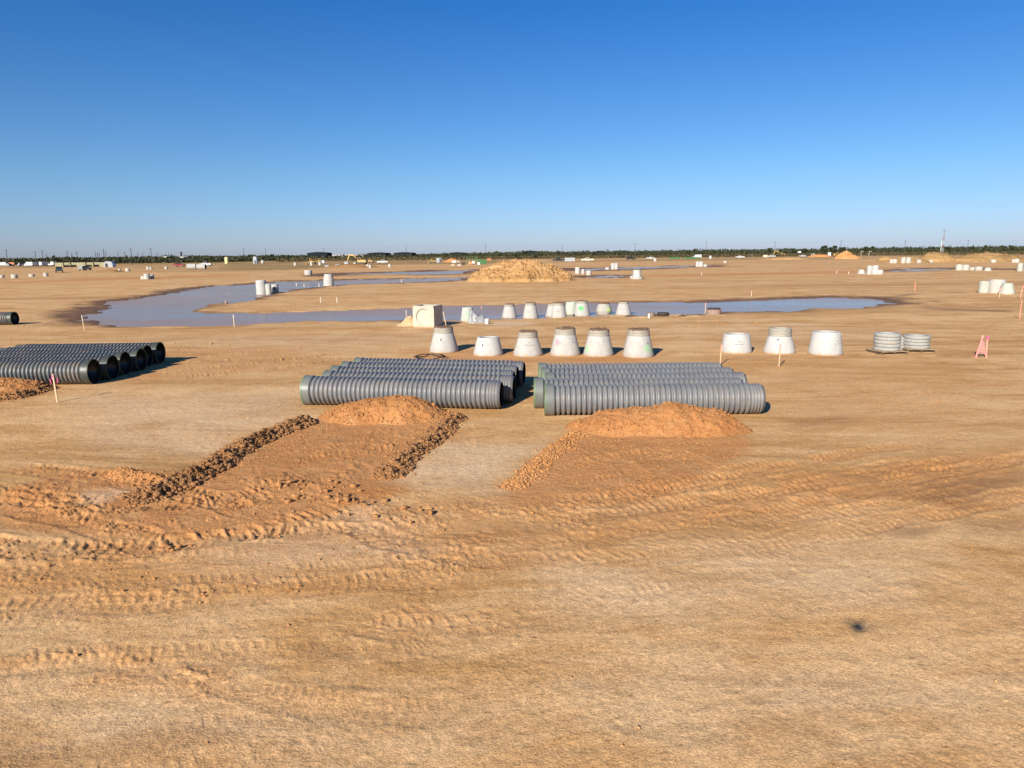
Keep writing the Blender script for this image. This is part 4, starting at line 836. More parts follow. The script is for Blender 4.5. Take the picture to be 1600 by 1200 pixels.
# ================================================================== CONCRETE SECTIONS ACROSS THE SITE
def riser_mesh(kind):
    if kind == 'riser': pr = [(0.80, 0), (0.97, 0), (1, 0.03), (1, 0.93), (0.93, 0.94), (0.92, 1.0), (0.80, 1.0), (0.80, 0)]
    elif kind == 'ring': pr = [(0.72, 0), (0.96, 0), (1, 0.06), (1, 0.90), (0.96, 1.0), (0.74, 1.0), (0.72, 0)]
    elif kind == 'cone': pr = [(0.82, 0), (0.98, 0), (1, 0.03), (1, 0.14), (0.70, 0.86), (0.70, 0.99), (0.68, 1.0), (0.54, 1.0), (0.54, 0.86), (0.82, 0.12), (0.82, 0)]
    elif kind == 'stack': pr = [(0.80, 0), (0.98, 0), (1, 0.02), (1, 0.50), (0.96, 0.505), (0.96, 0.515), (0.99, 0.52), (0.80, 0.93), (0.80, 1.0), (0.66, 1.0), (0.66, 0.9), (0.80, 0)]
    else: pr = [(0.86, 0), (1.05, 0), (1.10, 0.02), (1.10, 0.2), (0.80, 0.26), (0.72, 0.9), (0.72, 1.0), (0.58, 1.0), (0.58, 0.1), (0.86, 0)]
    return MB().lathe(pr, 28)
RM = {}
def sec(kind, px, py, wpx, hpx, label, group, mat=None, hole=False, wet=False):
    p = P(px, py); m = mpp(p); wd = wpx * m / 2; h = max(0.25, hpx * m - wd * 0.25 * 0.2); p = p + Vector((p.x, p.y, 0)).normalized() * wd * 0.7
    mat = mat or CONC_FAR; key = (kind, mat.name)
    if key not in RM: RM[key] = riser_mesh(kind).build('x', mat).data; bpy.data.objects.remove([o for o in bpy.data.objects if o.data == RM[key]][0])
    nm = {'riser': 'manhole_riser', 'ring': 'concrete_ring', 'cone': 'manhole_cone', 'stack': 'manhole_stack', 'foot': 'manhole_chamber'}[kind]
    o = bpy.data.objects.new(nm, RM[key]); C.objects.link(o); o.location = (p.x, p.y, (WATER_Z - 0.15) if wet else gz(p.x, p.y) - 0.02); o.scale = (wd, wd, h + (0.1 if wet else 0)); o.rotation_euler[2] = random.uniform(0, 6)
    tag(o, label, nm.replace('_', ' '), group)
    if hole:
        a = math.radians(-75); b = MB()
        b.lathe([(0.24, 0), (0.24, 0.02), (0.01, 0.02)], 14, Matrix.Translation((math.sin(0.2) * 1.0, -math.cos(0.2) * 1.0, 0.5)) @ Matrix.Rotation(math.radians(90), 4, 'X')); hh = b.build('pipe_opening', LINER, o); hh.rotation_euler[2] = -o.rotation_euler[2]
    return o
W1 = 'sections standing in the water'
sec('riser', 409, 459, 16, 23, 'tall white riser standing in the muddy water', W1, CONC_W, wet=True)
sec('riser', 420, 459, 9, 17, 'narrow greenish riser standing in the water between two others', W1, CONC_GF, wet=True)
sec('ring', 430, 457, 11, 13, 'short round section with pipe opening at the water edge', W1, CONC_FAR, hole=True, wet=False)
sec('stack', 514, 447, 16, 19, 'tall cone on riser standing alone on the tongue of land', None, CONC_W)
sec('ring', 508, 446, 6, 5, 'small concrete ring at the foot of the tall cone on riser', None)
sec('ring', 482, 430, 12, 8, 'short concrete section standing alone before the excavator', None, CONC_FAR)
W2 = 'concrete sections on the left field'
for px, py, wd, h, k in ((3, 434.5, 8, 5, 'ring'), (23, 435, 9, 6.5, 'ring'), (50, 432.5, 8, 4.5, 'ring'), (72, 432, 7, 6, 'riser')):
    sec(k, px, py, wd, h, 'small white concrete section in the row across the left field', W2)
for px, py, wd, h in ((187, 423, 5, 3), (200, 424, 7, 5), (231.5, 421.5, 5, 5), (236, 421.5, 4, 4.5), (260, 420.5, 5, 4)): sec('ring', px, py, wd, h, 'tiny white concrete section along the far left field', W2)
sec('ring', 224.5, 436.5, 8, 5, 'low ring beside the white riser pair on the left field', W2, CONC_W); sec('riser', 230, 436.5, 9, 9, 'taller riser in the white group on the left field', W2, CONC_W); sec('ring', 237, 436, 8, 7, 'medium ring in the white group on the left field', W2, CONC_W)
W3 = 'sections right of the big mound'
sec('riser', 902.5, 428, 8, 10.5, 'tall white riser at the foot of the big mound', W3, CONC_W); sec('riser', 911, 428.5, 5, 8, 'slim white riser next to the tall one by the mound', W3, CONC_W); sec('ring', 920, 430, 8.5, 7.5, 'cream square looking ring past the slim riser', W3, CONC_FAR)
sec('ring', 949, 421, 7, 4.5, 'low cream ring beside the paired white risers', W3); sec('riser', 957.5, 421, 6, 10, 'white riser of the touching pair past the mound', W3, CONC_W); sec('riser', 963, 421, 6, 10, 'white riser of the touching pair past the mound', W3, CONC_W)
sec('foot', 995, 436.5, 17, 15, 'white manhole base with wide foot standing alone', W3, CONC_W); sec('ring', 987.5, 436, 6, 5, 'small white block against the wide footed base', W3, CONC_W)
sec('riser', 1090, 417, 6, 8.5, 'white riser of the pair with a low ring beside it', W3, CONC_W); sec('riser', 1095.5, 417, 6, 8.5, 'white riser of the pair with a low ring beside it', W3, CONC_W); sec('ring', 1102, 417, 6, 4, 'low ring beside the pair of white risers', W3); sec('ring', 1133, 411, 5, 3.5, 'tiny white ring alone on the far field', W3)
W4 = 'sections on the right field'
sec('cone', 1346, 428, 12, 7, 'low white cone left of the riser pair, right field', W4, CONC_W); sec('riser', 1358, 429, 7.5, 14, 'tall white riser, slimmer of the touching pair', W4, CONC_W); sec('riser', 1367, 429, 10, 14.5, 'tall white riser, wider of the touching pair', W4, CONC_W); sec('ring', 1374, 429, 11, 7.5, 'white ring leaning close to the tall riser pair', W4, CONC_W)
for px, py, wd, h, k in ((1392.5, 411.5, 5, 6.5, 'ring'), (1398, 411.5, 7, 6.5, 'ring'), (1411, 411.5, 7, 9.5, 'riser'), (1419, 411.5, 7, 9.5, 'riser'), (1435.5, 411, 7, 5.5, 'ring'), (1448.5, 410.5, 6, 4, 'ring'), (1454, 410.5, 6, 4.5, 'ring'), (1462, 410, 5, 4, 'ring'), (1467.5, 410, 6, 5, 'ring'), (1552, 410.5, 8, 5, 'ring'), (1583, 410.5, 5, 5.5, 'ring'), (1588, 410.5, 8, 6, 'ring')):
    sec(k, px, py, wd, h, 'white riser standing tall before the spoil ridge' if k == 'riser' else 'low white ring at the foot of the spoil ridge', 'white sections before the spoil ridge')
for px, py, wd, h, k, lab in ((1498, 422.5, 10, 9.5, 'riser', 'greenish white riser of the row by the thin puddle'), (1508.5, 422.5, 10, 9, 'riser', 'white riser second in the row by the thin puddle'), (1519, 422.5, 8, 5, 'ring', 'small cream ring between risers and larger rings'), (1529, 423, 11, 6.5, 'ring', 'wider cream ring in the row by the thin puddle'), (1543, 423.5, 11, 5.5, 'cone', 'low cone ending the row by the thin puddle')):
    sec(k, px, py, wd, h, lab, W4, CONC_GF if px in (1498,) else CONC_FAR)
sec('riser', 1593, 424, 8, 13, 'tall green dusted riser with a dark gap beside its twin', W4, CONC_GF); sec('riser', 1603, 424, 8, 13, 'twin of the tall green dusted riser at the field edge', W4, CONC_GF)
W5 = 'three sections near the orange stakes'
sec('riser', 1536.5, 458, 15, 19, 'narrow greenish riser of the trio near orange stakes', W5, CONC_GF); sec('riser', 1556, 458.5, 24, 22, 'wide white riser in the middle of the trio', W5, CONC_FAR); sec('cone', 1572.5, 460, 22, 18, 'low green dusted cone leaning on the trio', W5, CONC_GF)
for px, py in ((609, 417.5), (500, 414.5), (461.5, 415), (574.5, 418), (554.5, 415), (1023.5, 408.5), (1110, 404.5), (410.5, 411.5), (578.5, 418.6), (487, 415)):
    sec('riser', px, py, 4.5, 5, 'tiny white concrete section scattered on the far field', 'tiny far concrete sections', CONC_W)

# ================================================================== MACHINES AND VEHICLES
YEL = plain('machine_yellow', (0.48, 0.29, 0.08), 0.5, 0, 0.12); DKM = plain('dark_metal', (0.03, 0.03, 0.03), 0.6); GLASS = plain('dark_glass', (0.02, 0.025, 0.03), 0.12); RUB = plain('tyre_rubber', (0.018, 0.017, 0.016), 0.85)
PAINT = {k: plain(k + '_car_paint', c, 0.35, 0, 0.05) for k, c in {'white': (0.62, 0.62, 0.61), 'blue_grey': (0.045, 0.065, 0.08), 'red': (0.25, 0.02, 0.02), 'black': (0.02, 0.021, 0.024), 'grey': (0.25, 0.25, 0.25), 'cream': (0.68, 0.6, 0.42), 'orange': (0.65, 0.25, 0.10), 'silver': (0.36,0.37,0.38)}.items()}
def wheel(t, x, y, r=0.40):
    wv = MB().lathe([(0.2 * r / .4, -0.12), (r - 0.03, -0.13), (r, -0.09), (r, 0.09), (r - 0.03, 0.13), (0.2 * r / .4, 0.12)], 18, Matrix.Translation((x, y, r)) @ Matrix.Rotation(R_(90), 4, 'X')).build('wheel', RUB, t)
    MB().lathe([(0.01, -0.10), (0.22 * r / .4, -0.125), (0.22 * r / .4, 0.125), (0.01, 0.10)], 14, Matrix.Translation((x, y, r)) @ Matrix.Rotation(R_(90), 4, 'X')).build('rim', PAINT['silver'], wv)
def vehicle(kind, col, p, rz, label, group='vehicles parked across the far site', sc=1.0):
    t = thing({'pickup': 'pickup_truck', 'suv': 'parked_car', 'van': 'box_truck'}[kind], label, {'pickup': 'pickup', 'suv': 'car', 'van': 'truck'}[kind], (p.x, p.y, gz(p.x, p.y) - 0.02), rz, group); t.scale = (sc, sc, sc); pm = PAINT[col]
    if kind == 'pickup':
        MB().ext([(-2.8, .5), (2.6, .5), (2.8, .6), (2.8, .95), (2.65, 1.1), (1.3, 1.18), (1.28, 1.16), (-0.55, 1.16), (-0.55, 1.18), (-2.8, 1.18)], -.95, .95).build('body', pm, t)
        c = MB().ext([(1.35, 1.162), (0.65, 1.80), (0.35, 1.86), (-0.45, 1.86), (-0.62, 1.80), (-0.68, 1.162)], -.82, .82).build('cab', pm, t)
        for s in (-1, 1): MB().ext([(1.05, 1.22), (0.58, 1.72), (-0.5, 1.75), (-0.56, 1.22)], s * .822 - .004, s * .822 + .004).build('side_window', GLASS, c)
        MB().box((1.06, 0, 1.5), (0.02, 1.45, 0.60), Matrix.Translation((0, 0, 0)) @ Matrix.Translation((1.06, 0, 1.5)) @ Matrix.Rotation(R_(-47), 4, 'Y') @ Matrix.Translation((-1.06 + .02, 0, -1.5))).build('windscreen', GLASS, c)
        MB().box((-0.68, 0, 1.52), (0.02, 1.4, 0.45)).build('rear_window', GLASS, c)
    elif kind == 'suv':
        MB().ext([(-2.3, .4), (2.2, .4), (2.35, .6), (2.3, .9), (1.2, 1.03), (-2.3, 1.05), (-2.4, .8)], -.92, .92).build('body', pm, t)
        c = MB().ext([(1.15, 1.032), (0.4, 1.62), (-1.7, 1.68), (-2.25, 1.052)], -.8, .8).build('cab', pm, t)
        for s in (-1, 1): MB().ext([(0.9, 1.09), (0.32, 1.55), (-1.6, 1.6), (-2.0, 1.1)], s * .802 - .004, s * .802 + .004).build('side_window', GLASS, c)
    else:
        MB().box((-1.0, 0, 2.0), (5.0, 2.3, 2.5)).build('cargo_box', pm, t); MB().box((-0.1, 0, 0.66), (6.6, 1.0, 0.16)).build('chassis', DKM, t)
        c = MB().ext([(1.55, .5), (3.2, .5), (3.3, .9), (3.2, 1.4), (2.8, 2.2), (1.55, 2.25)], -1.0, 1.0).build('cab', PAINT['white'], t)
        for s in (-1, 1): MB().ext([(3.0, 1.4), (2.7, 2.0), (1.9, 2.0), (1.9, 1.4)], s * 1.003 - .004, s * 1.003 + .004).build('side_window', GLASS, c)
    xs_ = {'pickup': (1.75, -1.75), 'suv': (1.4, -1.4), 'van': (2.4, -2.2)}[kind]
    for x in xs_:
        for y in (-.88, .88): wheel(t, x, y, 0.40 if kind != 'van' else 0.48)
    for y in (-.7, .7): MB().box(({'pickup': 2.8, 'suv': 2.32, 'van': 3.27}[kind], y, .78), (.06, .3, .16)).build('headlight', PAINT['silver'], t)
    return t
vehicle('pickup', 'blue_grey', P(93, 426), R_(122), 'blue grey pickup on the left field before pale pipe bundles')
vehicle('suv', 'grey', P(133, 422.5), R_(80), 'grey car seen end on near the small shed')
vehicle('suv', 'red', P(281, 416.5), R_(5), 'dark red car beside lying concrete pipes')
vehicle('pickup', 'white', P(322, 415.5), R_(175), 'white pickup behind the lying concrete pipes')
vehicle('pickup', 'black', P(986, 406), R_(190), 'black pickup alone on the far field past the mound')
vehicle('pickup', 'white', P(1016, 405), R_(5), 'white pickup next to the black one on the far field', sc=0.9)
vehicle('van', 'white', PD(1089, 470), R_(178), 'white truck behind the row of green pipes', sc=0.8)
vehicle('pickup', 'white', P(1156, 403.5), R_(185), 'white pickup on the far field alone by brown scrub')
vehicle('pickup', 'white', P(1206, 402), R_(20), 'white pickup below the far yellow excavator')
vehicle('pickup', 'white', P(1254, 401.5), R_(200), 'white pickup beside the raised white tank on legs', sc=0.9)
vehicle('pickup', 'white', P(598, 411.5), R_(0), 'white pickup past the yellow excavator near low scrub')
vehicle('pickup', 'cream', P(918, 408.5), R_(170), 'cream service truck beside the grey trailer box', sc=1.15)
for px, k, col, rz, lab in ((4, 'van', 'white', 20, 'white box truck at the end of the left storage yard'), (33, 'suv', 'silver', 60, 'silver car among trucks of the left yard'), (43, 'van', 'white', 178, 'long white box truck in the left yard'), (52, 'van', 'white', 80, 'white box truck parked end on in the left yard'), (66, 'van', 'white', 85, 'white box truck next to utility poles in the yard'), (76, 'suv', 'white', 10, 'white car in the left yard by the dark hedge'), (83, 'van', 'white', 95, 'white box truck beside the pale pipe bundles'), (12, 'suv', 'black', 0, 'black car between trucks in the left yard')):
    vehicle(k, col, PD(px, 395 + (px % 7) * 4), R_(rz), lab, 'vehicles in the left yard', 0.72 if k == 'van' else 1.0)
# dark truck and grey trailer box near the mound
p = P(890, 409); t = thing('trailer_box', 'pale grey trailer box beside a dark truck behind the mound', 'trailer', seat(p)); MB().box((0, 0, 1.15), (5.2, 2.3, 1.9)).build('box', PAINT['silver'], t)
for k in range(8): MB().box((-2.3 + k * 0.66, -1.16, 1.15), (0.08, 0.03, 1.8)).build('rib', PAINT['silver'], t)
for x in (-1.2, 1.2):
    for y in (-.95, .95): wheel(t, x, y, 0.38)
vehicle('pickup', 'black', P(873, 409), R_(180), 'dark truck hitched beside the pale grey trailer box', sc=1.15)
def excavator(p, rz, label, sc=1.0, reach=1.0):
    t = thing('excavator', label, 'excavator', (p.x, p.y, gz(p.x, p.y) - 0.02), rz, 'yellow earth movers'); t.scale = (sc,) * 3
    for y in (-1.1, 1.1): MB().ext([(-1.7, 0), (1.7, 0), (2.1, .35), (2.1, .6), (1.8, .9), (-1.8, .9), (-2.1, .6), (-2.1, .35)], y - .3, y + .3).build('crawler_track', DKM, t)
    MB().box((0, 0, .75), (1.6, 1.7, .5)).build('undercarriage', DKM, t)
    MB().ext([(-2.4, 1.05), (1.3, 1.05), (1.3, 1.9), (-1.2, 2.2), (-2.3, 2.1), (-2.5, 1.6)], -1.3, 1.3).build('house', YEL, t)
    c = MB().ext([(0.0, 1.902), (1.45, 1.902), (1.35, 2.7), (1.1, 3.05), (0.0, 3.05)], 0.35, 1.28).build('cab', YEL, t)
    for y in (0.345, 1.285): MB().ext([(0.15, 2.1), (1.3, 2.1), (1.22, 2.7), (1.0, 2.92), (0.15, 2.92)], y - .004, y + .004).build('window', GLASS, c)
    MB().ext([(1.0, 1.5), (1.5, 1.5), (3.2, 4.3), (5.6, 4.6), (5.7, 4.25), (5.3, 4.05), (3.5, 3.8)][::-1], -.25 - .3, .25 - .3).build('boom', YEL, t)
    MB().bar((1.4, -.3, 1.7), (3.3, -.3, 3.6), .09).build('hydraulic_ram', DKM, t)
    MB().ext([(5.3, 4.75), (5.75, 4.6), (6.9, 1.6), (6.6, 1.5), (5.4, 4.0)][::-1], -.2 - .3, .2 - .3).build('stick', YEL, t)
    MB().ext([(6.5, 1.6), (7.0, 1.6), (7.1, .9), (6.8, .3), (6.2, .1), (5.8, .4), (6.2, .8)][::-1], -.6 - .3, .6 - .3).build('bucket', DKM, t)
    return t
excavator(P(565, 413.5), R_(172), 'large yellow excavator with bucket reaching over dark spoil', 1.05)
excavator(P(1222, 400.5), R_(168), 'small yellow excavator far off before the tree line', 1.05)
excavator(P(1305, 400.5), R_(40), 'yellow excavator partly hidden by reddish soil beside tall trees', 0.7)
def loader(p, rz, label, sc=1.0):
    t = thing('wheel_loader', label, 'loader', (p.x, p.y, gz(p.x, p.y) - 0.02), rz, 'yellow earth movers'); t.scale = (sc,) * 3
    MB().ext([(-2.6, .7), (1.0, .7), (1.0, 1.5), (-0.4, 1.7), (-2.4, 1.6)], -.8, .8).build('body', YEL, t)
    c = MB().ext([(-0.5, 1.71), (0.9, 1.52), (0.75, 2.9), (-0.4, 2.9)], -.7, .7).build('cab', YEL, t)
    for s in (-1, 1): MB().ext([(-0.35, 1.9), (0.75, 1.8), (0.65, 2.7), (-0.3, 2.7)], s * .703 - .004, s * .703 + .004).build('window', GLASS, c)
    for y in (-.6, .6): MB().bar((0.8, y, 1.5), (2.7, y, .7), .13).build('lift_arm', YEL, t)
    MB().ext([(2.6, .9), (2.9, 1.0), (2.8, .5), (3.4, .2), (2.7, .15), (2.45, .4)], -1.2, 1.2).build('bucket', YEL, t)
    for x in (-1.7, 0.9):
        for y in (-.95, .95): wheel(t, x, y, 0.68)
loader(P(487, 413), R_(150), 'yellow loader near the dark warehouse with white sections in front'); loader(P(499, 411), R_(20), 'yellow loader next to the other loader near the dark warehouse', 0.9); loader(P(676, 411), R_(200), 'yellow loader alone on olive grass', 0.8)
loader(PD(578, 420), R_(160), 'yellow loader behind the large excavator', 0.8)
# lying concrete pipes
PIPEC = plain('lying_pipe_concrete', (0.38, 0.365, 0.34), 0.85)
def big_pipe(px, py, L, r, rz, label):
    p = P(px, py); t = thing('concrete_pipe', label, 'concrete pipe', (p.x, p.y, gz(p.x, p.y) + r - 0.03), rz, 'concrete pipes lying on the left field')
    XM = Matrix.Translation((-L / 2, 0, 0)) @ Matrix.Rotation(R_(90), 4, 'Y')
    MB().lathe([(r - .16, 0), (r - .04, 0), (r - .04, .1), (r, .12), (r, L - .02), (r - .02, L), (r - .16, L)], 28, XM).build('barrel', PIPEC, t); MB().lathe([(r - .161, L - .002), (r - .161, 0.002)], 28, XM).build('bore', LINER, t)
big_pipe(300, 421, 3.0, 1.0, 0.12, 'white concrete pipe lying on its side, first of a pair'); big_pipe(315, 421, 2.9, 0.95, 0.05, 'white concrete pipe with dark open end, second of a pair')
# pale yellow pipe bundles
PVC = plain('pale_yellow_pvc', (0.34, 0.31, 0.17), 0.5, 0, 0.15, 1)
for k, px in enumerate((91, 102, 114, 126, 138, 150, 161)):
    p = PD(px, 350 + (k % 3) * 3); t = thing('pipe_bundle', 'stacked bundle of pale yellow plastic pipes in the long row', 'pipe bundle', (p.x, p.y, 0), 0.03, 'bundles of pale yellow pipes'); XM = Matrix.Rotation(R_(90), 4, 'Y')
    for r in range(6):
        for c in range(3): MB().lathe([(0.14, -1.9), (0.17, -1.9), (0.17, 1.9), (0.14, 1.9)], 8, Matrix.Translation((0, -0.34 + c * 0.36, 0.18 + r * 0.35)) @ XM).build('pipe', PVC, t)
    for x in (-1.2, 1.2): MB().box((x, 0, 1.07), (0.08, 1.12, 2.16)).build('timber_frame', WOOD, t)
# green pipe rows
GPVC = plain('green_pvc', (0.08, 0.19, 0.07), 0.5); 
for k, px in enumerate((1050, 1058, 1072, 1080, 1090)):
    p = P(px, 404.6); t = thing('pipe_bundle', 'low bundle of green plastic pipes in the row before the white truck', 'pipe bundle', (p.x, p.y, 0), 0.0, 'bundles of green pipes'); XM = Matrix.Rotation(R_(90), 4, 'Y')
    for r in range(4):
        for c in range(3): MB().lathe([(0.11, -1.9), (0.14, -1.9), (0.14, 1.9), (0.11, 1.9)], 8, Matrix.Translation((0, -0.3 + c * 0.29, 0.15 + r * 0.29)) @ XM).build('pipe', GPVC, t)
p = P(753, 413); t = thing('pipe_bundle', 'bright green pipe bundle beside the big mound', 'pipe bundle', (p.x, p.y, 0), 0.1, 'bundles of green pipes')
for r in range(6):
    for c in range(3): MB().lathe([(0.14, -2.0), (0.17, -2.0), (0.17, 2.0), (0.14, 2.0)], 8, Matrix.Translation((0, -0.34 + c * 0.36, 0.18 + r * 0.35)) @ Matrix.Rotation(R_(90), 4, 'Y')).build('pipe', GPVC, t)
GP = plain('green_pole_paint', (0.16, 0.5, 0.16), 0.6)
for k, px in enumerate((730, 734, 738, 742.5, 745)):
    p = P(px, 409); o = MB().bar((0, 0, 0), (0, 0, 3.2), 0.07, 0.06, 8).box((0, 0, 0.1), (0.35, 0.35, 0.2)).build('green_post', GP); o.location = (p.x, p.y, -0.02); tag(o, 'slim bright green post in the cluster near the mound', 'post', 'green posts near the mound')
# litter of white crates and tarps near the mound
for px, py, wx_, hz, col, lab in ((709, 411, 6, 4, 'white', 'white equipment crate near the small reddish pile'), (716, 410.5, 5, 3, 'silver', 'silver equipment crate near the small reddish pile'), (724, 414, 4, 3, 'black', 'black equipment crate on the far field'), (735, 413, 5, 4, 'orange', 'pinkish orange crate by the green posts'), (740, 412, 4, 4, 'white', 'white crate by the green posts'), (748, 414, 4, 4, 'white', 'white crate against the green pipe bundle'), (707, 415.5, 4, 2, 'cream', 'cream crate lying low on the far field'), (717, 415.5, 4, 2, 'white', 'white crate lying low on the far field'), (764, 407, 6, 3, 'orange', 'reddish orange crate left of the mound top'),
                               (18, 415, 7, 5, 'orange', 'orange tank body in the left yard'), (510, 417.5, 6, 3.2, 'silver', 'low grey crate before the excavator'), (528, 415.5, 8, 3, 'grey', 'grey steel trench shield beside the dark spoil'), (541, 415, 6, 6, 'silver', 'tall grey trench shield by the excavator bucket'), (1270, 400.5, 4, 4, 'white', 'white tank beside reddish soil'), (1274, 400.5, 3, 3, 'white', 'small white tank beside reddish soil'), (1296, 400.5, 4, 6, 'white', 'tall white tank beside the hidden excavator'), (1174, 401, 4, 3, 'white', 'white crate before brown scrub'), (1196, 402, 6, 3.5, 'cream', 'cream crate before brown scrub'), (505, 411, 4, 4, 'white', 'white crate beside the loaders')):
    p = P(px, py); m = mpp(p); wx2, hz2 = wx_ * m, hz * m; t = thing('equipment_crate', lab, 'crate', (p.x, p.y + 0.6, gz(p.x, p.y) - 0.02), random.uniform(-.3, .3), 'crates and tanks across the far site')
    MB().box((0, 0, hz2 * .5 + .04), (wx2, 1.3, hz2 * .92)).build('crate_body', PAINT[col], t); MB().box((0, 0, hz2 * .99), (wx2 + .12, 1.42, .1)).build('lid', PAINT[col], t)
    for s in (-1, 1): MB().box((s * wx2 * .35, 0, .05), (.2, 1.35, .12)).build('skid', DKM, t)
# raised white tank, sign frame, shed, yellow tank, portable toilet
p = P(1248.5, 400); t = thing('raised_tank', 'white tank raised on legs beside a white pickup', 'tank', (p.x, p.y, 0)); 
MB().box((0, 0, 3.4), (2.2, 1.8, 1.4)).build('tank_body', PAINT['white'], t)
for x in (-.9, .9):
    for y in (-.7, .7): MB().bar((x, y, 0), (x, y, 2.7), .09).build('leg', DKM, t)
for px in (1345, 1357.5):
    p = P(px, 401); t = thing('goal_frame', 'thin pale T shaped frame post between sand cone and spoil ridge', 'post', (p.x, p.y, 0), 0, 'pale frame posts'); MB().bar((0, 0, 0), (0, 0, 3.6), .1).build('post', WHT, t); MB().bar((0, 0, 3.5), (1.8, 0, 3.55), .12).build('cross_bar', WHT, t)
p = P(172, 417.5); t = thing('site_shed', 'small white arched shed at the end of the pale pipe row', 'shed', (p.x, p.y, 0), 0.15)
MB().ext([(-1.9, 0), (1.9, 0), (1.9, 1.6), (1.5, 2.3), (0.7, 2.7), (-0.7, 2.7), (-1.5, 2.3), (-1.9, 1.6)], -2, 2).build('shell', PAINT['silver'], t); MB().box((-0.7, -2.02, 0.9), (1.2, 0.03, 1.7)).build('door', DKM, t)
p = P(354.5, 412); t = thing('yellow_tank', 'upright pale yellow tank standing alone before the trees', 'tank', (p.x, p.y, 0)); MB().lathe([(1.0, 0), (1.15, .05), (1.15, 3.3), (0.95, 3.8), (0.3, 4.0), (0.28, 4.1), (0.01, 4.1)], 24).build('shell', plain('pale_yellow_paint', (0.60, 0.52, 0.24), 0.5), t); MB().bar((0.9, -.9, 0), (0.9, -.9, 3.6), .05).build('ladder', DKM, t)
p = P(399.5, 412); t = thing('site_silo', 'narrow grey white silo building next to the trees', 'silo', (p.x, p.y, 0)); MB().ext([(-1.0, 0), (1.0, 0), (1.0, 3.6), (0, 4.4), (-1.0, 3.6)], -1.2, 1.2).build('tower', PAINT['silver'], t); MB().box((0.2, -1.22, 1.0), (.8, .03, 1.9)).build('door', DKM, t)
p = P(686, 410.5); t = thing('portable_cabin', 'grey cabin with dark doorway beside the small reddish pile', 'cabin', (p.x, p.y, 0)); MB().box((0, 0, 1.25), (2.6, 2.4, 2.4)).build('wall', PAINT['silver'], t); MB().box((0, 0, 2.53), (2.8, 2.6, .14)).build('roof', PAINT['grey'], t); MB().box((0.75, -1.215, 1.1), (.8, .03, 2.0)).build('door', DKM, t)

# ================================================================== FAR BUILDINGS, POLES, MAST
NAVY = plain('dark_navy_cladding', (0.016, 0.021, 0.026), 0.95, spec=0.05); WHB = plain('white_cladding', (0.48, 0.46, 0.42), 0.6); ROOFM = plain('grey_roof_metal', (0.30, 0.31, 0.33), 0.5)
def warehouse(px0, px1, top, dist, mat, label, dpt=30, roof=None):
    a, b = PD(px0, dist), PD(px1, dist); W = (b - a).length; c = (a + b) / 2; H = CAM_H + (hor((px0 + px1) / 2) - top) * dist / FPX
    t = thing('warehouse', label, 'building', (c.x, c.y, 0), 0, 'warehouses behind the trees'); e = H * 0.88
    MB().ext([(-W / 2, 0), (W / 2, 0), (W / 2, e), (0, H - .15), (-W / 2, e)], 0, dpt).build('wall', mat, t)
    r = MB().ext([(-W / 2 - .4, e - .05), (0, H - .1), (W / 2 + .4, e - .05), (W / 2 + .4, e + .15), (0, H + .1), (-W / 2 - .4, e + .15)], -.3, dpt + .3).build('roof', roof or mat, t)
    for k in (-0.25, 0.25): MB().box((W * k, -.03, 2.0), (W * .14, .08, 4.0)).build('door', DKM, t)
    for k in range(6): MB().box((-W / 2 + W * (k + .5) / 6, -.04, e * .80), (W * .08, .06, .8)).build('window', GLASS, t)
warehouse(480, 511, 394.0, 740, NAVY, 'dark gabled warehouse behind the yellow loaders', 20); warehouse(574, 603, 394.6, 760, NAVY, 'dark warehouse just past the long white building'); warehouse(615, 644, 394.2, 770, NAVY, 'dark warehouse under a single tall utility pole'); warehouse(702, 725, 394.2, 790, NAVY, 'small dark warehouse above the reddish sand pile'); warehouse(816, 841, 391.6, 760, NAVY, 'dark flat warehouse behind the big mound top')
warehouse(931, 946, 392.3, 800, NAVY, 'small dark warehouse beyond the cream truck'); warehouse(967, 983, 391.6, 800, NAVY, 'small dark warehouse left of the black pickup')
warehouse(511.5, 568, 397.6, 780, WHB, 'long white building beside the dark gabled warehouse', 20, WHB)
for a, b, tp, lab in ((250, 261, 400.3, 'white house roof above the trees by the tall pole'), (279, 287, 400.6, 'small white house beside the dark chimney stack'), (102, 109, 407, 'white hut among trees behind pipe bundles'), (226, 234, 404.5, 'white hut low among trees on the left')):
    warehouse(a, b, tp, 560, WHB, lab, 8, WHB)
p = PD(283, 700); o = MB().lathe([(1.0, 0), (0.9, 6), (0.85, 8.6), (1.05, 8.7), (1.05, 9.0), (0.8, 9.0)], 16).build('chimney_stack', plain('dark_brick', (0.06, 0.04, 0.035), 0.9)); o.location = p; tag(o, 'dark stubby chimney stack above the left trees', 'chimney')
POLEM = plain('pole_wood', (0.045, 0.036, 0.03), 0.9)
def pole(px, top, dist, label, group, r=0.2, cross=True):
    p = PD(px, dist); H = CAM_H + (hor(px) - top) * dist / FPX
    t = thing('utility_pole', label, 'utility pole', (p.x, p.y, -0.05), random.uniform(-.5, .5), group)
    MB().bar((0, 0, 0), (0, 0, H), r, r * .65, 8).build('pole_shaft', POLEM, t)
    if cross:
        a = MB().box((0, -.2, H - .7), (1.7, .12, .13)).build('cross_arm', POLEM, t)
        for x in (-.7, 0, .7): MB().lathe([(.06, 0), (.09, .1), (.05, .3), (.01, .32)], 6, Matrix.Translation((x, -.2, H - .6 + .001))).build('insulator', PAINT['grey'], a)
    return p, H
prev = None; tops = []
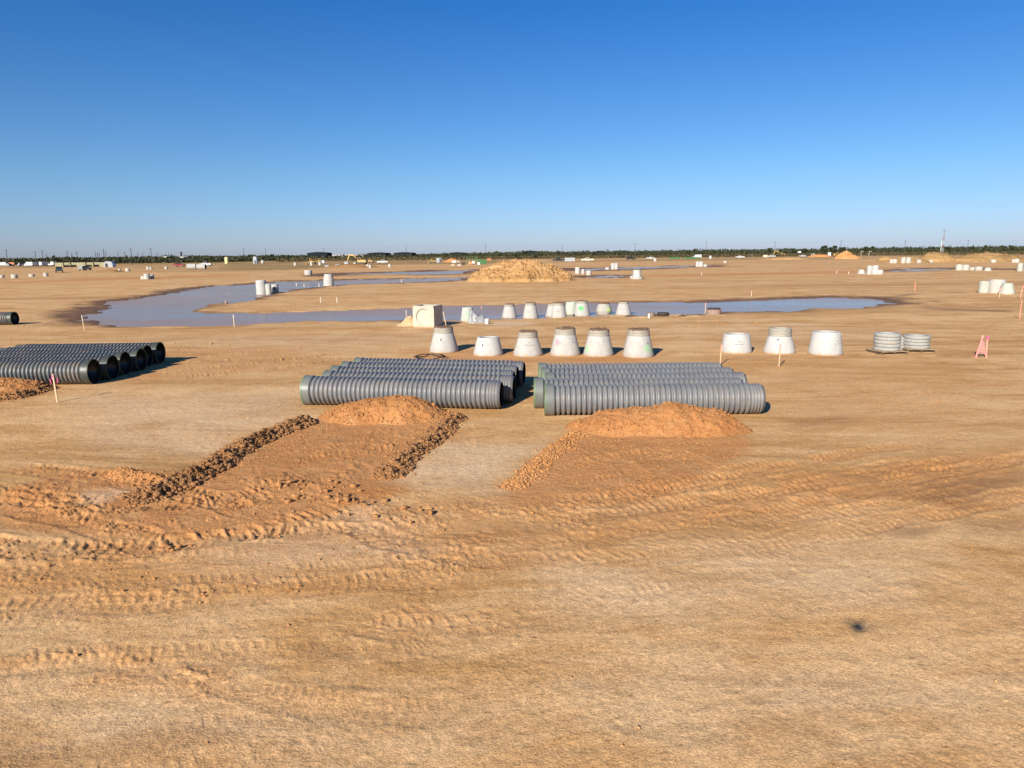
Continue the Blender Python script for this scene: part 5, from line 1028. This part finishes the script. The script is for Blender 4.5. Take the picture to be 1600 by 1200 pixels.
for px, top in ((415, 388.5), (506, 387), (635, 383.5), (759, 381.5), (878, 383), (992, 380), (1103, 378), (1210, 377.5), (1313, 376), (1413, 376), (1511, 375), (1606, 374)):
    tops.append(pole(px, top, 690, 'dark utility pole in the evenly spaced line before the long tree line', 'evenly spaced line of utility poles'))
for px, top, d in ((10, 390, 430), (55, 393, 480), (66, 391, 450), (72, 397, 420), (105, 392, 480), (112, 395.5, 430), (120, 393, 460), (149, 394, 520), (152, 394, 460), (155, 394, 520), (162, 389.5, 430), (165, 393, 520), (184, 394, 560), (195, 393.5, 600), (205, 388, 430), (215, 395, 620), (223, 395, 620), (236, 388, 470), (246, 394, 620), (263, 396, 640), (268, 396, 640), (325, 396, 650), (381, 388, 600)):
    tops.append(pole(px, top, d, 'dark utility pole in the crowded cluster above the left yard', 'utility poles above the left yard', 0.22, top < 394))
WIRE = plain('power_cable', (0.05, 0.05, 0.055), 0.6)
def cable(a, b, label):
    (p, h), (q, k) = a, b; m_ = MB(); n = 10; A_ = Vector((p.x, p.y, h - .45)); B_ = Vector((q.x, q.y, k - .45))
    for i in range(n):
        f0 = lambda s: A_.lerp(B_, s) - Vector((0, 0, 1.6 * 4 * s * (1 - s)))
        m_.bar(f0(i / n), f0((i + 1) / n), 0.018, None, 4)
    tag(m_.build('power_cable', WIRE), label, 'cable', 'sagging power cables')
for i in range(11): cable(tops[i], tops[i + 1], 'thin sagging cable strung between two evenly spaced utility poles')
cable(tops[12], tops[14], 'thin sagging cable strung over the left yard'); cable(tops[14], tops[18], 'thin sagging cable strung over the left yard')
# lattice mast
p = PD(1472.5, 620); t = thing('lattice_mast', 'red and white lattice mast rising behind the spoil ridge', 'mast', (p.x, p.y, 0)); H = CAM_H + (hor(1473) - 360.5) * 620 / FPX
REDM = plain('mast_red', (0.24, 0.09, 0.075), 0.6); 
for k in range(7):
    z0, z1 = H * k / 7, H * (k + 1) / 7; w0, w1 = 0.62 - 0.37 * k / 7, 0.62 - 0.37 * (k + 1) / 7; b = MB(); cs = [(1, 1), (-1, 1), (-1, -1), (1, -1)]
    for i in range(4):
        a0, a1 = cs[i], cs[(i + 1) % 4]
        b.bar((a0[0] * w0, a0[1] * w0, z0), (a0[0] * w1, a0[1] * w1, z1), .075, None, 5); zm = (z0 + z1) / 2; wm = (w0 + w1) / 2
        b.bar((a0[0] * w0, a0[1] * w0, z0), (a1[0] * wm, a1[1] * wm, zm), .045, None, 4); b.bar((a1[0] * wm, a1[1] * wm, zm), (a0[0] * w1, a0[1] * w1, z1), .045, None, 4)
    b.build('lattice_section', (REDM if k in (2, 4) else PAINT['silver'] if k < 5 else PAINT['grey']), t)
MB().box((0, 0, H + .15), (2.4, 1.6, .35)).build('platform', PAINT['grey'], t)
p2 = PD(1469.5, 615); o = MB().bar((0, 0, 0), (0, 0, 11.5), .3, .2, 8).box((0, 0, .2), (1, 1, .4)).build('white_post', PAINT['white']); o.location = p2; tag(o, 'white post standing close beside the lattice mast', 'post')

# ================================================================== TREES
def foliage(name, cols):
    m, nt, b = nodes(name); g = G(nt); pos = g.n('NewGeometry').outputs['Position']; at = g.n('Attribute', attribute_name='mask'); sp_ = g.n('SeparateColor'); g.l(at.outputs['Color'], sp_.inputs[0])
    f = g.noise(pos, 0.06, 4, 0.6)
    c = g.mix(g.rng(f, 0.35, 0.65), cols[0], cols[1]); c = g.mix(sp_.outputs[0], c, cols[2])
    g.l(c, b.inputs['Base Color']); b.inputs['Roughness'].default_value = 0.7; b.inputs['Specular IOR Level'].default_value = 0.2; return m
LEAF = foliage('dark_tree_leaves', ((0.026, 0.034, 0.015), (0.040, 0.046, 0.020), (0.062, 0.060, 0.028))); SCRUB = foliage('brown_scrub_leaves', ((0.085, 0.062, 0.030), (0.105, 0.075, 0.036), (0.055, 0.056, 0.025)))
BARK = plain('tree_bark', (0.10, 0.075, 0.055), 0.9)
def leaf_cloud(cent, size):
    """leaf clumps as tilted quads; cent (n,3), size (n,)"""
    n = len(cent); d = RNG.normal(size=(n, 3)); d /= np.linalg.norm(d, axis=1)[:, None]; e = np.cross(d, RNG.normal(size=(n, 3))); e /= np.linalg.norm(e, axis=1)[:, None]; f = np.cross(d, e)
    s = size[:, None]; V = np.stack([cent + (-e - f * .7) * s, cent + (e * .8 - f) * s, cent + (e + f * .7) * s, cent + (-e * .7 + f) * s], 1)
    return V.reshape(-1, 3), np.arange(4 * n).reshape(-1, 4)
def wood(name, label, d0, d1, topf, n, size, mat, hmin, zpow=0.8, xr=(-130, 1730)):
    px = RNG.uniform(*xr, n); dist = RNG.uniform(d0, d1, n) * np.interp(px, [-130, 330, 520], [0.66, 0.72, 1.0])
    X = np.array([PD(a, 1).x for a in np.linspace(xr[0], xr[1], 200)]); x = np.interp(px, np.linspace(xr[0], xr[1], 200), X) * dist
    H = topf(px, dist); lump = 0.72 + 0.38 * fbm(x / 9, dist / 60, 3, 801) + 0.2 * vn(x / 3, dist / 10, 811)
    H = np.maximum(H * np.clip(lump, 0.4, 1.25), hmin); z = H * RNG.random(n) ** zpow
    V, Q = leaf_cloud(np.stack([x, dist, z], 1), size * RNG.uniform(0.6, 1.4, n))
    o = mk(name, V, Q, mat, None, False, np.repeat(np.stack([np.clip(RNG.normal(0.3, 0.3, n), 0, 1)] + [np.zeros(n)] * 3, 1), 4, 0)); tag(o, label, 'trees' if 'tree' in name or 'wood' in name else 'scrub', None, 'stuff')
TOPX = [-130, 0, 60, 85, 120, 200, 260, 300, 330, 400, 480, 600, 700, 800, 900, 1000, 1100, 1200, 1240, 1290, 1400, 1500, 1600, 1730]; TOPY = [405, 404.5, 404.5, 402.5, 403, 402, 400.5, 399, 400, 399.5, 399, 397.5, 396.2, 393.5, 392, 391.3, 389.6, 389.2, 388, 388.5, 386.8, 385, 384, 383.5]
wood('distant_wood', 'dark green wood along the horizon', 720, 860, lambda px, d: CAM_H + (396 - (px - 800) * math.tan(ROLL) - np.interp(px, TOPX, TOPY)) * d / FPX + 0.8, 52000, 0.55, LEAF, 1.6)
wood('far_wood', 'strip of farther wood behind the near one', 1000, 1300, lambda px, d: CAM_H + (396 - (px - 800) * math.tan(ROLL) - np.interp(px, TOPX, TOPY)) * d / FPX + 0.4, 16000, 1.1, LEAF, 3.0)
wood('brown_scrub', 'brown scrub growing in front of the wood', 560, 715, lambda px, d: 2.6 + 0 * px, 26000, 0.42, SCRUB, 0.4, 0.8, (430, 1730))
def tree_proto(kind, label, grp):
    t = thing('tree', label, 'tree', (0, 0, 0), 0, grp); b = MB().bar((0, 0, 0), (0.05, 0, .28), .03, .022, 8); cl = []
    for k in range(7):
        a = k * 2.4; r = RNG.uniform(.14, .32) * (1.15 if kind else 1); z = RNG.uniform(.45, .85); b.bar((.05, 0, .24), (r * math.cos(a), r * math.sin(a), z), .013, .004, 5); cl.append((r * math.cos(a), r * math.sin(a), z, RNG.uniform(.13, .2)))
    cl.append((0, 0, .82, .17)); b.build('trunk', BARK, t); pts = []
    for x, y, z, r in cl:
        q = RNG.normal(size=(80, 3)); q /= np.linalg.norm(q, axis=1)[:, None]; pts.append(q * r * RNG.uniform(.5, 1.05, (80, 1)) * np.array([1, 1, .75]) + [x, y, z])
    pts = np.vstack(pts); V, Q = leaf_cloud(pts, RNG.uniform(.025, .05, len(pts))); mk('crown', V, Q, LEAF, t, False, np.repeat(np.stack([np.clip(RNG.normal(0.3, 0.3, len(pts)), 0, 1)] + [np.zeros(len(pts))] * 3, 1), 4, 0)); return t
protos = [tree_proto(k % 2, 'dark round tree rising above the distant wood', 'trees standing above the wood') for k in range(3)]; usedp = [False] * 3
TR = [(1288, 383.5, 640, 12), (1303, 383.2, 640, 13), (1316, 385.5, 650, 10), (1258, 388, 660, 11), (1240, 387.5, 680, 9), (1203, 387, 680, 9), (1353, 385, 690, 9), (1362, 384.2, 690, 9), (1457, 385, 700, 6), (1538, 383, 690, 7), (1580, 383, 690, 9), (1480, 385, 690, 10), (85, 402.3, 460, 12), (160, 400.8, 600, 8), (178, 400.5, 600, 8), (188, 401.2, 600, 8), (223, 400.7, 600, 10), (330, 399.2, 640, 12), (297, 399.5, 640, 12), (362, 399.5, 640, 8), (378, 400, 640, 8), (391, 397.6, 640, 8), (398, 397.5, 640, 7), (425, 396.8, 650, 7), (443, 398, 650, 6), (450, 397.7, 650, 6), (807, 397.5, 560, 9), (836, 398, 560, 8), (930, 394.5, 640, 9), (1518, 384.5, 700, 8)]
for i, (px, top, d, wpx) in enumerate(TR):
    k = i % 3; t = protos[k] if not usedp[k] else copy_tree(protos[k]); usedp[k] = True
    p = PD(px, d); H = max(2.5, (CAM_H + (hor(px) - top) * d / FPX) / 0.97); t.location = (p.x, p.y, -0.05); w_ = max(wpx * d / FPX / 0.85, H * .55); t.scale = (w_, w_, H); t.rotation_euler = (0, 0, random.uniform(0, 6))
    t['label'] = {1288: 'first of two tall trees beside the steep sand cone', 1303: 'second of two tall trees beside the steep sand cone', 1316: 'shorter tree touching the steep sand cone', 1457: 'small tree behind the pointed spoil pile', 1480: 'tree beside the lattice mast', 807: 'bush behind the top of the big dirt mound', 836: 'bush at the shoulder of the big dirt mound'}.get(px, 'dark round tree rising above the wood on the horizon') if px > 600 else 'dark bushy tree among utility poles above the left wood'; t['group'] = 'trees above the right wood' if px > 600 else 'trees above the left wood'

# ================================================================== DRONE (its shadow lies on the ground at right)
t = thing('quadcopter_drone', 'small grey quadcopter hovering, casting the small blurred shadow on bare ground', 'drone', (0, -0.17, CAM_H + 0.03), 0.0); DG = plain('drone_grey', (0.35, 0.36, 0.37), 0.5)
MB().ext([(-.09, -.02), (.07, -.025), (.085, 0), (.07, .025), (-.07, .035), (-.09, .01)], -.035, .035, Matrix.Rotation(R_(90), 4, 'Z')).build('body', DG, t)
for sx in (-1, 1):
    for sy in (-1, 1):
        a = MB().bar((sx * .03, sy * .05, .01), (sx * .11, sy * .09, .015), .010, .008, 8).lathe([(.001, -.01), (.014, -.01), (.014, .02), (.001, .02)], 12, Matrix.Translation((sx * .11, sy * .09, .02))).build('arm', DG, t)
        r = MB()
        for q in (0, math.pi): r.box((.031, 0, 0), (.06, .013, .003), Matrix.Translation((sx * .11, sy * .09, .045)) @ Matrix.Rotation(q + sx * .7 + sy * .4, 4, 'Z'))
        r.build('propeller', DKM, a)
MB().lathe([(.001, -.018), (.016, -.018), (.018, 0), (.016, .014), (.001, .014)], 14, Matrix.Translation((0, .075, -.03))).build('gimbal_camera', DKM, t)
